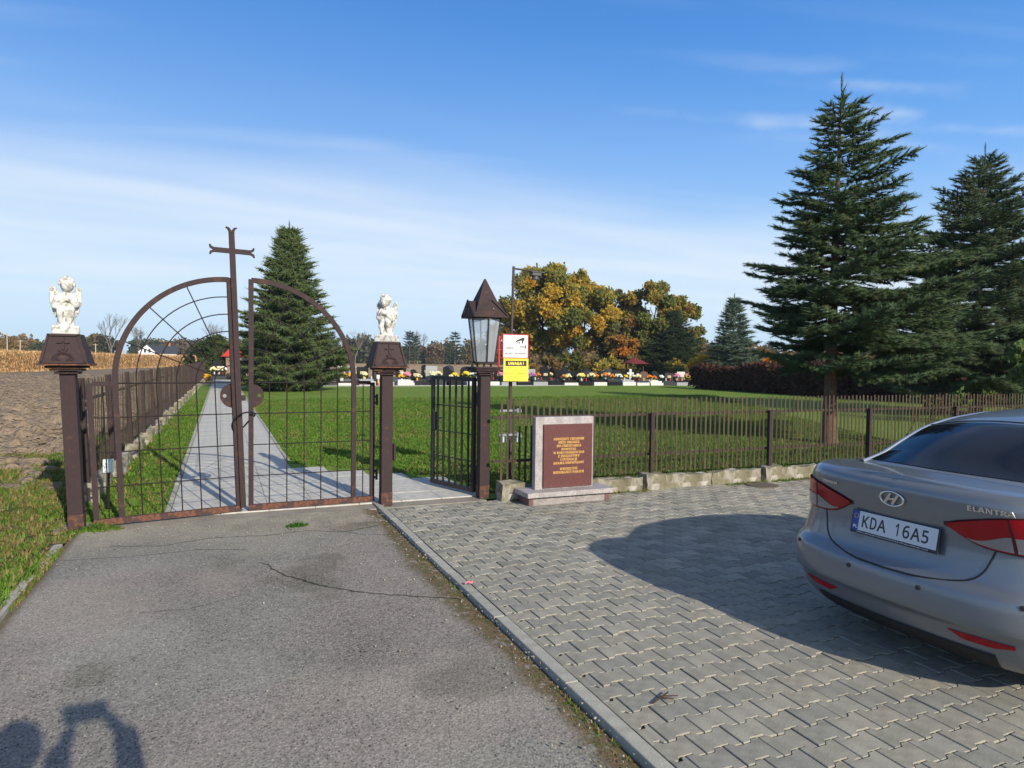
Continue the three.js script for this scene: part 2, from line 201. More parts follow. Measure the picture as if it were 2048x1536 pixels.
{ // asphalt drive: patches, stains, moss along the kerb and real cracks in the print
  const X0 = XR, X1 = XK, F0 = -3, F1 = 7.72, W = 1024, H = 2048;
  const cracks = [[[.38, 5.73], [.47, 5.52], [.56, 5.39], [.70, 5.17], [.87, 4.99], [1.02, 4.86], [1.19, 4.75], [1.38, 4.63], [1.58, 4.53]], [[.38, 5.73], [.36, 5.86], [.30, 5.95]], [[-.9, 6.95], [-.5, 6.8], [-.1, 6.92], [.4, 6.85], [.8, 6.9], [1.1, 6.75], [1.62, 6.95]], [[.75, 7.4], [.6, 7.15], [.66, 6.9]], [[-1.25, 6.6], [-.7, 6.5], [-.2, 6.55], [.2, 6.4]], [[1.0, 6.9], [1.25, 6.6], [1.6, 6.45]], [[.2, 5.2], [-.2, 5.0], [-.5, 5.05]]];
  const wid = [.012, .008, .010, .006, .007, .006, .004];
  const seg = []; cracks.forEach((c, k) => { for (let i = 1; i < c.length; i++) seg.push([...c[i - 1], ...c[i], wid[k]]); });
  const near = (x, F) => { let b = 9; for (const s of seg) { if (Math.abs(x - (s[0] + s[2]) / 2) > .4 || Math.abs(F - (s[1] + s[3]) / 2) > .4) continue; const dx = s[2] - s[0], dy = s[3] - s[1], t = clamp(((x - s[0]) * dx + (F - s[1]) * dy) / (dx * dx + dy * dy)); b = Math.min(b, Math.hypot(x - s[0] - dx * t, F - s[1] - dy * t) / s[4]); } return b; };
  const height = new Float32Array(W * H);
  const map = tex(W, H, (u, v) => {
    const x = mix(X0, X1, u), F = mix(F0, F1, v), i = Math.round(u * W), j = Math.round(v * H);
    const a = hash(i >> 1, j >> 1, 1), a2 = vn(x * 160, F * 160, 0, 2), b = fbm(x * 1.3, F * 1.3, 5, 0, 11), p = fbm(x * .9 + 7, F * .9, 4, 0, 12), d = fbm(x * 3, F * 3, 4, 0, 13);
    let k = .88 + .46 * (a2 - .5) + .34 * (vn(x * 75, F * 75, 0, 6) - .5) + .26 * (a - .5) + .5 * (b - .5); if (a > .972) k += .8 * hash(i, j, 7); if (a < .05) k -= .3;
    const worn = smooth(.5, .62, p) * .6, dust = smooth(.5, .75, fbm(x * 2 + 30, F * 2, 4, 0, 14)) * .6;
    let r = .278 * k, g = .262 * k, bl = .226 * k; r = mix(r, r * 1.09, worn); bl = mix(bl, bl * 1.02, worn);
    r = mix(r, .33 * (.6 + .8 * a2), dust * .5); g = mix(g, .30 * (.6 + .8 * a2), dust * .5); bl = mix(bl, .25 * (.6 + .8 * a2), dust * .5);
    const oil = smooth(.66, .78, fbm(x * 1.5 + 50, F * 1.2 + 8, 4, 0, 15)); r *= 1 - .24 * oil; g *= 1 - .23 * oil; bl *= 1 - .26 * oil;
    const sand = smooth(6.35 + .5 * (d - .5), 7.45, F + .5 * (vn(x * 3, F * 3, 0, 18) - .5)); const sb2 = .45 + .6 * a2 + .5 * (fbm(x * 6, F * 6, 4, 0, 27) - .5); r = mix(r, .40 * sb2, sand * .8); g = mix(g, .36 * sb2, sand * .8); bl = mix(bl, .275 * sb2, sand * .8);
    const edge = Math.min(X1 - x + .10 * (d - .5), 9), mw = .12 + .24 * fbm(F * 1.1, 2, 3, 0, 16);
    let moss = smooth(mw, mw * .45, edge) * smooth(.25, .6, vn(x * 30, F * 30, 0, 19) + .25); moss = Math.max(moss, smooth(.1, .02, x - X0) * .8);
    const wet = smooth(.55, .7, fbm(x * 1.6 + 12, F * 1.6, 4, 0, 17)) * smooth(6.6, 7.2, F) * smooth(.7, 1.2, x); moss = Math.max(moss, wet * .7);
    const mt = vn(x * 22, F * 22, 0, 20); const m2 = .6 + .8 * hash(i >> 1, j >> 1, 29); r = mix(r, mix(.085, .16, mt) * m2, moss * .95); g = mix(g, mix(.085, .105, mt) * m2, moss * .95); bl = mix(bl, mix(.03, .06, mt) * m2, moss * .95);
    const c = near(x + .02 * (vn(x * 25, F * 25, 0, 23) - .5), F + .02 * (vn(x * 25, F * 25, 0, 24) - .5)), cr = smooth(1.3, .5, c); r *= 1 - .72 * cr; g *= 1 - .70 * cr; bl *= 1 - .72 * cr;
    height[(j % H) * W + (i % W)] = .5 + .25 * (a - .5) + .45 * (a2 - .5) + .3 * (vn(x * 75, F * 75, 0, 6) - .5) - .45 * cr + .1 * moss; return [r, g, bl];
  });
  const bump = tex(W, H, (u, v) => height[Math.round(v * H) * W + Math.round(u * W)] ?? .5, { data: true });
  const m = std([1, 1, 1], .95, { map, bumpMap: bump, bumpScale: .004 });
  struct('asphalt_drive', 'worn grey asphalt drive leading up to the gate', grid(60, 200, (u, v) => { const x = mix(X0, X1, u), F = mix(F0, F1, v); return [x, -.012 + .016 * (fbm(x * 1.4, F * 1.4, 3, 0, 31) - .5) - .02 * smooth(.12, 0, X1 - x) - .02 * smooth(.1, 0, x - X0), -F, u, v]; }), m, 'drive');
}
{ // kerb stones: right, along the block paving, and broken ones on the left
  const k = struct('kerb', 'line of grey concrete kerb stones between the drive and the block paving', null, null, 'kerb'); const r = mulberry(5);
  for (let i = 0; i < 11; i++) { const F = -2.37 + i * .99, o = part('kerb_stone', rbox(.078, .2, .982, .008), M.kerb[i % 3], k, [XK + .045 + (r() - .5) * .008, -.089 + (r() - .5) * .008, -F]); o.rotation.y = (r() - .5) * .006; }
  const l = struct('edging', 'sunken worn concrete edging along the grass side of the drive', null, null, 'kerb');
  for (let i = 0; i < 9; i++) { const o = part('kerb_stone', rbox(.075, .2, .96, .012), M.kerb[(i + 1) % 3], l, [XR - .03 + (r() - .5) * .03, -.108 + (r() - .5) * .03, 1.2 - i * .985]); o.rotation.set((r() - .5) * .02, (r() - .5) * .02, (r() - .5) * .1); }
}
{ // interlocking concrete blocks, each an I shape 200 x 139 mm
  const P = .2, R = .139, gp = .0038, a = R / 2 + .012, b = R / 2 - .012, hw = P / 2 - gp;
  const pts = [[-hw, -a + gp], [-.058, -a + gp], [-.038, -b + gp], [.038, -b + gp], [.058, -a + gp], [hw, -a + gp], [hw, a - gp], [.058, a - gp], [.038, b - gp], [-.038, b - gp], [-.058, a - gp], [-hw, a - gp]];
  const ch = .003, ring = (ins, y) => pts.map(([x, z]) => [x * (1 - ins / .1), y, z * (1 - ins / .069)]), pos = [], idx = [], uv = [];
  const top = ring(ch, 0), mid = ring(0, -ch), low = ring(0, -.03); const tri = (...v) => v.forEach(p => { pos.push(...p); uv.push(p[0], p[2]); });
  const cap2 = THREE.ShapeUtils.triangulateShape(pts.map(p => new THREE.Vector2(...p)), []); for (const t of cap2) tri(top[t[0]], top[t[2]], top[t[1]]);
  for (let i = 0; i < 12; i++) { const j = (i + 1) % 12; tri(mid[i], top[j], mid[j]); tri(mid[i], top[i], top[j]); tri(low[i], mid[j], low[j]); tri(low[i], mid[i], mid[j]); }
  const g = new THREE.BufferGeometry(); g.setAttribute('position', new THREE.Float32BufferAttribute(pos, 3)); g.setAttribute('uv', new THREE.Float32BufferAttribute(uv, 2)); g.computeVertexNormals();
  const bt = (s) => tex(256, 256, (u, v) => { const c = fbm(u * 5, v * 5, 4, 5, s), h = hash(u * 256 | 0, v * 256 | 0, s), k = .86 + .4 * (c - .5) + .24 * (h - .5); return [k, k, k]; }, { rep: 4 });
  const maps = [bt(201), bt(202), bt(203)], cols = [[.345, .33, .275], [.312, .302, .257], [.375, .352, .29], [.33, .313, .257], [.36, .335, .272], [.298, .29, .25]];
  const mats = cols.map((c, i) => std(c, .92, { map: maps[i % 3], bumpMap: grain, bumpScale: .0015 }));
  const pav = struct('block_paving', 'grey interlocking concrete paving blocks in front of the fence', null, null, 'paving');
  part('joint_bed', grid(60, 60, (u, v) => { const x = XK + .09 + u * 15.2, F = -4 + v * 11.62; return [x, -.011 + .005 * vn(x * 30, F * 30, 0, 2), -F]; }), std([.045, .042, .024], 1, { map: blotch }), pav);
  const list = [], r = mulberry(77), xMin = XK + .1, xMax = 10.6, Fmax = 7.55;
  for (let i = -60; i < 20; i++) for (let j = -1; j < 46; j++) {
    const F = 7.2464 - i * 0 + i * R - .0, x = 1.8253 + (j + .5) * P + ((i & 1) ? 0 : .1) - .1; if (F < -1.2 || F > Fmax || x - hw < xMin - .13 || x > xMax) continue;
    let sx = 1, cx = x; if (x - hw < xMin) { const l = xMin, rr = x + hw; sx = (rr - l) / (2 * hw); cx = (l + rr) / 2; if (sx < .12) continue; }
    const zz = F * .9188 + x * .395, xx = x * .9188 - F * .395; const vis = zz > .6 && Math.abs(xx / zz) < .80 && 1.67 / zz < .66;
    list.push({ x: cx, F, sx, d: vis ? zz : zz + 100, y: (r() - .5) * .005, t: [(r() - .5) * .012, (r() - .5) * .012, (r() - .5) * .012], m: r() * mats.length | 0, c: .84 + .32 * r() });
  }
  list.sort((p, q) => p.d - q.d); const rest = [], rc = [];
  list.forEach((p, n) => { const q = eul(...p.t), m4 = M4(p.x, p.y, -p.F, q, new THREE.Vector3(p.sx, 1, 1));
    if (n < 300) { const o = part('paving_block', g, mats[p.m], pav); o.position.set(p.x, p.y, -p.F); o.quaternion.copy(q); o.scale.x = p.sx; } else { rest.push(m4); const c = cols[p.m]; rc.push(lin(c[0] * p.c / .4, c[1] * p.c / .4, c[2] * p.c / .4)); } });
  instanced('paving_block_field', g, std([.4, .4, .4], .92, { map: maps[0], bumpMap: grain, bumpScale: .0015 }), rest, pav, rc);
  console.log('blocks', list.length);
}
{ // path of 50 cm slabs up to the graves, with a wider pad behind the wicket gate
  const pth = struct('path', 'grey slab path running from the gate up to the graves', null, null, 'path'), r = mulberry(9);
  const g = rbox(.4955, .08, .497, .002), cols = [[.56, .55, .50], [.54, .53, .49], [.585, .57, .52], [.565, .55, .495]], mats = cols.map(c => std(c, .9, { map: speckle, bumpMap: grain, bumpScale: .0012 }));
  const cells = [], rest = [];
  for (let k = 0; k < 104; k++) for (let i = 0; i < 3; i++) cells.push([-.25 + i * .5, 8.22 + k * .5]);
  for (let k = 0; k < 6; k++) for (let i = 3; i < 7; i++) { const x = -.25 + i * .5, F = 8.22 + k * .5; if (F < 11.6 - (x - .9) * 1.05 - (x > 2.2 ? .0 : 0)) cells.push([x, F]); }
  cells.sort((a, b) => a[1] - b[1]);
  cells.forEach(([x, F], n) => { const y = -.041 + (r() - .5) * .004, q = eul((r() - .5) * .006, (r() - .5) * .006, (r() - .5) * .006); if (n < 300) { const o = part('paving_slab', g, mats[r() * 4 | 0], pth, [x, y, -F]); o.quaternion.copy(q); } else rest.push(M4(x, y, -F, q)); });
  instanced('paving_slab_run', g, mats[0], rest, pth);
  part('joint_bed', grid(10, 60, (u, v) => { const F = 7.98 + v * 52; return [-.5 + u * 1.5, -.034, -F]; }), std([.08, .075, .06], 1, { map: blotch }), pth);
  part('threshold', rbox(4.5, .1, .32, .01, .75, -.064, -7.86), std([.36, .335, .29], .95, { map: blotch, bumpMap: grain, bumpScale: .006 }), pth);
  for (let k = 0; k < 50; k++) part('edging_stone', rbox(.055, .14, .985, .008), M.kerb[k % 3], pth, [-.535, -.066 + (r() - .5) * .012, -(8.5 + k)]);
  for (let k = 0; k < 46; k++) part('edging_stone', rbox(.055, .14, .985, .008), M.kerb[(k + 1) % 3], pth, [1.035, -.066 + (r() - .5) * .012, -(12.4 + k)]);
}
console.log('ground done');
// ---------------------------------------------------------------- gate pillars, angels, lantern
const font = await new FontLoader().loadAsync('fonts/droid/droid_sans_bold.typeface.json');
const shear = (k) => (g) => { const p = g.attributes.position; for (let i = 0; i < p.count; i++) p.setX(i, p.getX(i) - k * p.getY(i)); g.computeVertexNormals(); return g; };
function frustum(w0, d0, w1, d1, y0, y1, r = 0) { const v = [[-w0, y0, -d0], [w0, y0, -d0], [w0, y0, d0], [-w0, y0, d0], [-w1, y1, -d1], [w1, y1, -d1], [w1, y1, d1], [-w1, y1, d1]].map(a => [a[0] / 2, a[1], a[2] / 2]); const q = [[0, 1, 2, 3], [4, 7, 6, 5], [0, 4, 5, 1], [1, 5, 6, 2], [2, 6, 7, 3], [3, 7, 4, 0]], P = []; for (const f of q) for (const k of [0, 1, 2, 0, 2, 3]) P.push(...v[f[k]]); const g = new THREE.BufferGeometry(); g.setAttribute('position', new THREE.Float32BufferAttribute(P, 3)); g.computeVertexNormals(); return boxUV(g); }
function pillar(label, pos, lean, cap) {
  const o = thing('gate_pillar', label, 'gate pillar', 'brown metal gate pillars', pos, 0), k = lean;
  const f = shear(k), add = (n, g, m = M.brown) => part(n, f(g), m, o);
  add('post', rbox(.13, 1.56, .13, .006, 0, .78, 0)); add('foot', rbox(.134, .16, .134, .006, 0, .08, 0), M.rusty);
  [[.20, 1.535], [.26, 1.563], [.32, 1.591]].forEach(([w, y]) => add('capital_step', rbox(w, .022, w, .004, 0, y, 0)));
  if (!cap) return o;
  add('capital_plate', rbox(.43, .018, .43, .004, 0, 1.614, 0), M.rusty);
  add('pedestal', frustum(.40, .40, .26, .26, 1.622, 1.905)); 
  // raised picture on the front of the pedestal: frame, cross, anchor-like stem and a rising arch
  const tilt = Math.atan2(.07, .283), put = (g) => { g.rotateX(-tilt); at(g, 0, 1.76, .167); return f(g); };
  const fr = (x0, y0, x1, y1, w) => { const dx = x1 - x0, dy = y1 - y0, L = Math.hypot(dx, dy), g = new THREE.BoxGeometry(L + w, w, .03); g.rotateZ(Math.atan2(dy, dx)); return at(g, (x0 + x1) / 2, (y0 + y1) / 2, 0); };
  part('relief_frame', put(merge([fr(-.175, -.13, .175, -.13, .018), fr(-.12, .132, .12, .132, .016), fr(-.175, -.13, -.12, .132, .016), fr(.175, -.13, .12, .132, .016)])), M.brown, o);
  part('relief_cross', put(merge([fr(0, .0, 0, .105, .018), fr(-.045, .062, .045, .062, .016), fr(-.03, -.012, -.005, -.028, .016), fr(.03, .0, .012, -.03, .012)])), M.brown, o);
  const arc = []; for (let i = 0; i <= 12; i++) { const a = Math.PI * i / 12; arc.push([Math.cos(a) * .085, -.125 + Math.sin(a) * .085, 0]); }
  part('relief_arch', put(merge([tube(arc, .014, 24, 5), tube([[-.075, -.118, 0], [-.05, -.095, 0], [-.03, -.118, 0]], .014, 10, 5), tube([[.075, -.118, 0], [.05, -.095, 0], [.03, -.118, 0]], .014, 10, 5)])), M.brown, o);
  return o;
}
pillar('leaning brown gate pillar at the left edge of the drive, under an angel', [-1.285, -.01, 7.72], .042, true);
{ const p = pillar('upright brown gate pillar between the double gate and the wicket, under an angel', [1.775, -.01, 7.83], .0, true); part('lock_plate', rbox(.03, .2, .09, .008, .09, .62, .02), M.brown, p); }
const lampPost = pillar('brown gate pillar beside the wicket carrying a lantern', [3.0, -.01, 7.86], 0, false);
part('capital_plate', rbox(.36, .022, .36, .004, 0, 1.616, 0), M.brown, lampPost);
function angel(label, pos, mir, turn) {
  const s = (x, y, z) => {
    x *= mir; let d = sbox(x, y, z, [0, .042, 0], [.125, .042, .105], .012);
    d = Math.min(d, cap(x, y, z, [0, .09, 0], [0, .135, -.005], .088, .078) + 0);
    const fold = .006 * Math.sin(Math.atan2(z, x) * 9 + y * 26) * smooth(.36, .2, y);
    let b = ell(x, y, z, [0, .30, -.005], [.078, .11, .066]);                                // trunk
    b = smin(b, cap(x, y, z, [0, .24, 0], [.008, .14, .012], .08, .066) + fold, .04);        // drapery
    b = smin(b, cap(x, y, z, [-.035, .24, .03], [-.052, .20, .085], .042, .032), .025); b = smin(b, cap(x, y, z, [-.052, .20, .085], [-.045, .12, .07], .030, .02), .02);
    b = smin(b, cap(x, y, z, [.035, .24, .03], [.042, .175, .075], .042, .03), .025); b = smin(b, cap(x, y, z, [.042, .175, .075], [.03, .11, .075], .028, .02), .02);
    for (const [k, e] of [[-1, [-.098, .265, .045]], [1, [.092, .285, .05]]]) { b = smin(b, cap(x, y, z, [k * .07, .365, .0], e, .033, .028), .02); b = smin(b, cap(x, y, z, e, [k * .012 + .012, .335, .085], .026, .019), .015); }
    b = smin(b, ell(x, y, z, [.012, .342, .09], [.032, .026, .02]), .012);                   // folded hands
    b = smin(b, cap(x, y, z, [0, .385, 0], [.008, .42, .012], .034, .03), .02);
    let h = ell(x, y, z, [.012, .47, .02], [.062, .07, .064]);                               // head with brow, nose, cheeks, curls
    h = smin(h, ell(x, y, z, [.018, .447, .052], [.03, .03, .026]), .02); h = smin(h, cap(x, y, z, [.016, .478, .076], [.018, .462, .085], .007, .01), .01);
    for (let i = 0; i < 22; i++) { const a = i * 2.4, v = 1 - i / 21 * 1.05, q = Math.sqrt(Math.max(0, 1 - v * v)), cx = Math.cos(a) * q, cz = Math.sin(a) * q; if (cz > .55 && v < .62) continue; h = smin(h, Math.hypot(x - .012 - cx * .062, y - .478 - v * .064, z - .014 - cz * .062) - .021, .007); }
    h = Math.max(h, -(Math.hypot(x + .008, y - .474, z - .082) - .011)); h = Math.max(h, -(Math.hypot(x - .036, y - .474, z - .082) - .011));
    b = smin(b, h, .012);
    for (const k of [-1, 1]) { const wx = (x - k * .098) * .985 + (y - .31) * -.16 * k, wy = (y - .31) * .985 + (x - k * .098) * .16 * k, wz = z + .045 - Math.abs(x) * .25; const feather = .0022 * Math.sin(wx * 260 * k + wy * 40); let w = ell(wx, wy, wz, [0, 0, 0], [.042, .155, .024]) + feather; w = smin(w, cap(x, y, z, [k * .05, .34, -.05], [k * .105, .43, -.035], .02, .018), .02); b = smin(b, w, .012); }
    return Math.min(d, b);
  };
  const o = thing('angel_statue', label, 'statue', 'white angel statues on the gate pillars', pos, turn);
  part('figure', boxUV(sdfMesh(s, [-.19, -.01, -.14], [.19, .58, .16], .0056).scale(.9, 1, .95)), M.white, o);
  return o;
}
angel('white angel with bowed head and spread wings on the leaning left gate pillar', [-1.285 - .042 * 1.9, 1.893, 7.72], 1, .15);
angel('white angel turned sideways on the pillar beside the wicket gate', [1.775, 1.893, 7.83], -1, -.62);
{ // lantern
  const o = thing('lantern', 'brown metal street lantern with gabled pointed roof on the wicket pillar', 'lantern', null, [3.0, 1.62, 7.86], .42);
  const hexp = (r, y, k) => { const a = Math.PI / 6 + k * Math.PI / 3; return [Math.sin(a) * r, y, Math.cos(a) * r]; };
  const r0 = .13, r1 = .205, y0 = .05, y1 = .60; const gm = phys([.74, .80, .84], .22, { transmission: .72, thickness: 0, ior: 1.5 });
  part('base_plate', boxUV(at(new THREE.CylinderGeometry(.15, .15, .02, 6, 1), 0, .045, 0)), M.brown, o);
  for (let k = 0; k < 4; k++) part('foot', rod([(k & 1 ? .06 : -.06), -.002, (k & 2 ? .06 : -.06)], [(k & 1 ? .06 : -.06), .036, (k & 2 ? .06 : -.06)], .012), M.brownDark, o);
  for (let k = 0; k < 6; k++) {
    const a = hexp(r0, y0, k), b = hexp(r1, y1, k), c = hexp(r0, y0, k + 1), d = hexp(r1, y1, k + 1);
    part('corner_bar', rod(a, b, .014, 4), M.brownDark, o);
    part('rim_bar', rod(a, c, .012, 4), M.brownDark, o); part('rim_bar', rod(b, d, .018, 4), M.brownDark, o);
    const L = (p, q, t) => p.map((v, i) => mix(v, q[i], t)), i0 = L(a, c, .06), i1 = L(a, c, .94), i2 = L(b, d, .06), i3 = L(b, d, .94); const g = new THREE.BufferGeometry(); g.setAttribute('position', new THREE.Float32BufferAttribute([...i0, ...i1, ...i3, ...i0, ...i3, ...i2], 3)); g.computeVertexNormals(); part('glass_pane', g, gm, o);
  }
  part('lamp_holder', merge([new THREE.LatheGeometry([[.0, .09], [.012, .09], [.012, .2], [.03, .215], [.075, .26], [.085, .285], [.04, .29], [.018, .31], [.0, .36]].map(p => new THREE.Vector2(...p)), 16)]), M.steel, o);
  const roof = thing0(o, 'roof');
  // steep pyramid and four small gables, square to the fence
  const py = frustum(.40, .40, .015, .015, .60, 1.08); py.rotateY(-.42); part('pyramid', py, M.brown, roof);
  const eave = rbox(.455, .022, .455, .004, 0, .607, 0); eave.rotateY(-.42); part('eave', eave, M.brown, roof);
  for (let k = 0; k < 4; k++) { const tri = new THREE.Shape([[-.21, 0], [.21, 0], [0, .185]].map(p => new THREE.Vector2(...p))); const g = new THREE.ExtrudeGeometry(tri, { depth: .14, bevelEnabled: false }); at(g, 0, .618, .075); const rr = merge([rod([-.22, .62, .222], [0, .812, .222], .010, 4), rod([.22, .62, .222], [0, .812, .222], .010, 4)]); for (const q of [g, rr]) q.rotateY(k * Math.PI / 2 - .42); part('gable', boxUV(g), M.brown, roof); part('gable_trim', rr, M.brownDark, roof); const bo = at(new THREE.SphereGeometry(.009, 8, 6), .03, .70, .218); bo.rotateY(k * Math.PI / 2 - .42); part('bolt', bo, M.steel, roof); }
  function thing0(p, n) { const g = new THREE.Group(); g.name = n; p.add(g); return g; }
}
// ---------------------------------------------------------------- double gate
const flat = (x0, y0, x1, y1, w, d, z = 0) => { const dx = x1 - x0, dy = y1 - y0, L = Math.hypot(dx, dy), g = new THREE.BoxGeometry(L, w, d); g.rotateZ(Math.atan2(dy, dx)); return boxUV(at(g, (x0 + x1) / 2, (y0 + y1) / 2, z)); };
function leaf(label, pos, turn, W, mir, k, cross) {
  const o = thing('gate_leaf', label, 'gate', 'leaves of the arched double gate', pos, turn), sh = shear(k * mir);
  const fit = (g) => { if (mir < 0) { const p = g.attributes.position; for (let i = 0; i < p.count; i++) p.setX(i, W - p.getX(i)); g.computeVertexNormals(); } return sh(g); };
  const add = (n, g, m = M.brown) => part(n, fit(g), m, o);
  const leg = .245, R = W - leg - .03, cx = W - .03, cy = 1.43, d = .045;
  add('hinge_stile', flat(.025, .05, .025, 1.43, .05, d)); add('arch_leg', flat(leg, .075, leg, 1.43, .052, d - .004)); add('inner_stile', flat(cx + .005, .05, cx + .005, 2.56, .05, d));
  add('bottom_rail', flat(0, .05, W, .05, .06, d + .006), M.rusty); add('top_rail', flat(.05, 1.425, leg - .026, 1.425, .045, d - .002));
  const s = new THREE.Shape(); s.absarc(0, 0, R + .026, Math.PI / 2, Math.PI, false); s.absarc(0, 0, R - .026, Math.PI, Math.PI / 2, true);
  add('arch', boxUV(at(new THREE.ExtrudeGeometry(s, { depth: d - .004, bevelEnabled: false, curveSegments: 28 }), cx, cy, -(d - .004) / 2)));
  for (let q = 1; q <= 5; q++) { const r = R * q / 6, pts = []; for (let i = 0; i <= 12; i++) { const a = Math.PI / 2 * (1 + i / 12); pts.push([cx + Math.cos(a) * r, cy + Math.sin(a) * r, 0]); } add('arch_rod', tube(pts, .0062, 20, 5), M.brownDark); }
  for (const a of [112.5, 135, 157.5]) { const t = a * Math.PI / 180; add('spoke_rod', rod([cx + Math.cos(t) * R / 5, cy + Math.sin(t) * R / 5, .006], [cx + Math.cos(t) * R, cy + Math.sin(t) * R, .006], .0062, 5), M.brownDark); }
  for (let q = 1; q <= 5; q++) add('upright_rod', rod([cx - R * q / 6, .08, 0], [cx - R * q / 6, 1.43, 0], .0065, 5), M.brownDark);
  add('upright_rod', rod([.135, .08, 0], [.135, 1.4, 0], .0065, 5), M.brownDark);
  for (const y of [.40, .745, 1.09]) add('cross_rod', rod([.05, y, .01], [cx, y, .01], .0062, 5), M.brownDark);
  add('cross_rod', rod([leg, 1.43, .0], [cx, 1.43, .0], .0075, 5), M.brownDark);
  const hd = new THREE.Shape(); hd.absarc(0, 0, .132, Math.PI / 2, Math.PI * 1.5, false); hd.closePath(); const ho = new THREE.Path(); ho.absarc(-.085, 0, .02, 0, Math.PI * 2); hd.holes.push(ho);
  add('lock_disc', boxUV(at(new THREE.ExtrudeGeometry(hd, { depth: .006, bevelEnabled: false, curveSegments: 20 }), cx, 1.285, -.034)));
  for (const y of [.27, 1.16]) { add('hinge', merge([rod([-.03, y, 0], [-.03, y + .13, 0], .014, 8), box(.05, .025, .012, -.012, y + .03, 0), box(.05, .025, .012, -.012, y + .1, 0)]), M.brownDark); }
  if (cross) {
    const x = W + .012, z = d / 2 + .02, forked = (L, y) => { const w = .026, e = []; const q = [[-L, -w], [-L - .025, -w - .008], [-L - .038, -w - .028], [-L - .05, -w - .026], [-L - .044, -w + .008], [-L - .012, 0], [-L - .044, w - .008], [-L - .05, w + .026], [-L - .038, w + .028], [-L - .025, w + .008], [-L, w]]; for (const p of q) e.push(p); for (const p of q.slice().reverse()) e.push([-p[0], p[1]]); return e; };
    const ext = (pts, dep) => boxUV(new THREE.ExtrudeGeometry(new THREE.Shape(pts.map(p => new THREE.Vector2(...p))), { depth: dep, bevelEnabled: false }));
    add('cross_post', flat(x, .06, x, 3.04, .056, .03, z));
    const topf = ext([[-.027, 0], [-.029, .026], [-.042, .05], [-.058, .058], [-.056, .07], [-.024, .064], [0, .03], [.024, .064], [.056, .07], [.058, .058], [.042, .05], [.029, .026], [.027, 0]], .03); add('cross_tip', at(topf, x, 3.03, z - .015));
    add('cross_arm', at(ext(forked(.18, 0), .026), x, 2.845, z - .013)); add('strike_plate', box(.06, .06, .02, x + .05, 1.26, 0));
  }
  return o;
}
leaf('left gate leaf with a tall cross on its inner post', [-1.15, -.01, 7.75], .18, 1.385, 1, .040, true);
leaf('right gate leaf without a cross, beside the wicket pillar', [.285, -.01, 7.99], .03, 1.395, -1, .0, false);
single('locking_cable', 'black cable looped round the two middle posts of the gate', 'cable', null, tube([[-.07, .03, .05], [.0, .10, .065], [.1, .12, .055], [.15, .09, .0], [.1, .03, -.05], [.02, -.06, -.06], [-.06, -.09, -.02], [-.085, -.03, .02]], .009, 48, 6, true), M.black, [.2, .98, 7.95]);
{ // wicket gate, swung open
  const a = [2.93, 7.98], b = [2.63, 8.84], W = Math.hypot(b[0] - a[0], b[1] - a[1]), o = thing('wicket_gate', 'narrow black barred wicket gate standing open beside the lantern pillar', 'gate', null, [a[0], .02, a[1]], Math.atan2(b[1] - a[1], b[0] - a[0]));
  part('stile', flat(.02, .03, .02, 1.45, .045, .045), M.brown, o); part('stile', flat(W - .02, .03, W - .02, 1.45, .04, .04), M.blackMetal, o); part('top_rail', flat(0, 1.44, W, 1.44, .05, .036), M.blackMetal, o); part('bottom_rail', flat(.0, .045, W, .045, .055, .05), M.brownDark, o);
  for (let i = 1; i <= 6; i++) part('upright_bar', flat(W * i / 7, .07, W * i / 7, 1.42, .022, .02), M.blackMetal, o); for (const y of [.4, .74, 1.08]) part('cross_bar', rod([.04, y, .006], [W - .04, y, .006], .008, 6), M.blackMetal, o);
  const l = part('lock_case', rbox(.06, .24, .05, .004, W - .045, .86, 0), M.blackMetal, o); part('handle', merge([rod([W - .05, .9, -.05], [W - .05, .9, .05], .009), rod([W - .05, .9, .05], [W - .15, .9, .05], .009), rod([W - .05, .9, -.05], [W - .15, .9, -.05], .009)]), M.blackMetal, l);
  for (const y of [.22, 1.14]) part('hinge', rod([-.03, y, .01], [-.03, y + .14, .01], .016, 8), M.brown, o);
}
// ---------------------------------------------------------------- fences
function rough(w, h, d, amp, seed) { let g = new THREE.BoxGeometry(w, h, d, Math.max(2, Math.round(w / .07)), Math.max(2, Math.round(h / .06)), Math.max(2, Math.round(d / .07))); const p = g.attributes.position; for (let i = 0; i < p.count; i++) { const x = p.getX(i), y = p.getY(i), z = p.getZ(i), n = (s) => (vn3(x * 9 + seed, y * 9, z * 9, s) - .5) + .5 * (vn3(x * 25, y * 25 + seed, z * 25, s) - .5); p.setXYZ(i, x + amp * n(1), y + amp * n(2) * (y > 0 ? 1.2 : .2), z + amp * n(3)); } g.computeVertexNormals(); const c = toCreasedNormals(g, .7); return boxUV(c); }
const plinthTex = tex(1024, 512, (u, v) => { const b = fbm(u * 14, v * 7, 5, 14, 301), c = fbm(u * 60, v * 30, 3, 60, 302), m = smooth(.48, .62, fbm(u * 20, v * 10 + 3, 4, 20, 303)), l = smooth(.56, .70, fbm(u * 12 + 5, v * 6, 4, 12, 304)), k = .65 + .7 * c * (.6 + .8 * b); let q = [.30 * k, .275 * k, .225 * k]; q = q.map((x, i) => mix(x, [.46, .43, .37][i] * (.7 + .5 * c), l)); return q.map((x, i) => mix(x, [.105, .095, .045][i] * k * 1.3, m * .62)); }, { rep: .5 });
const plinthMat = std([1, 1, 1], 1, { map: plinthTex, bumpMap: grain, bumpScale: .008 });
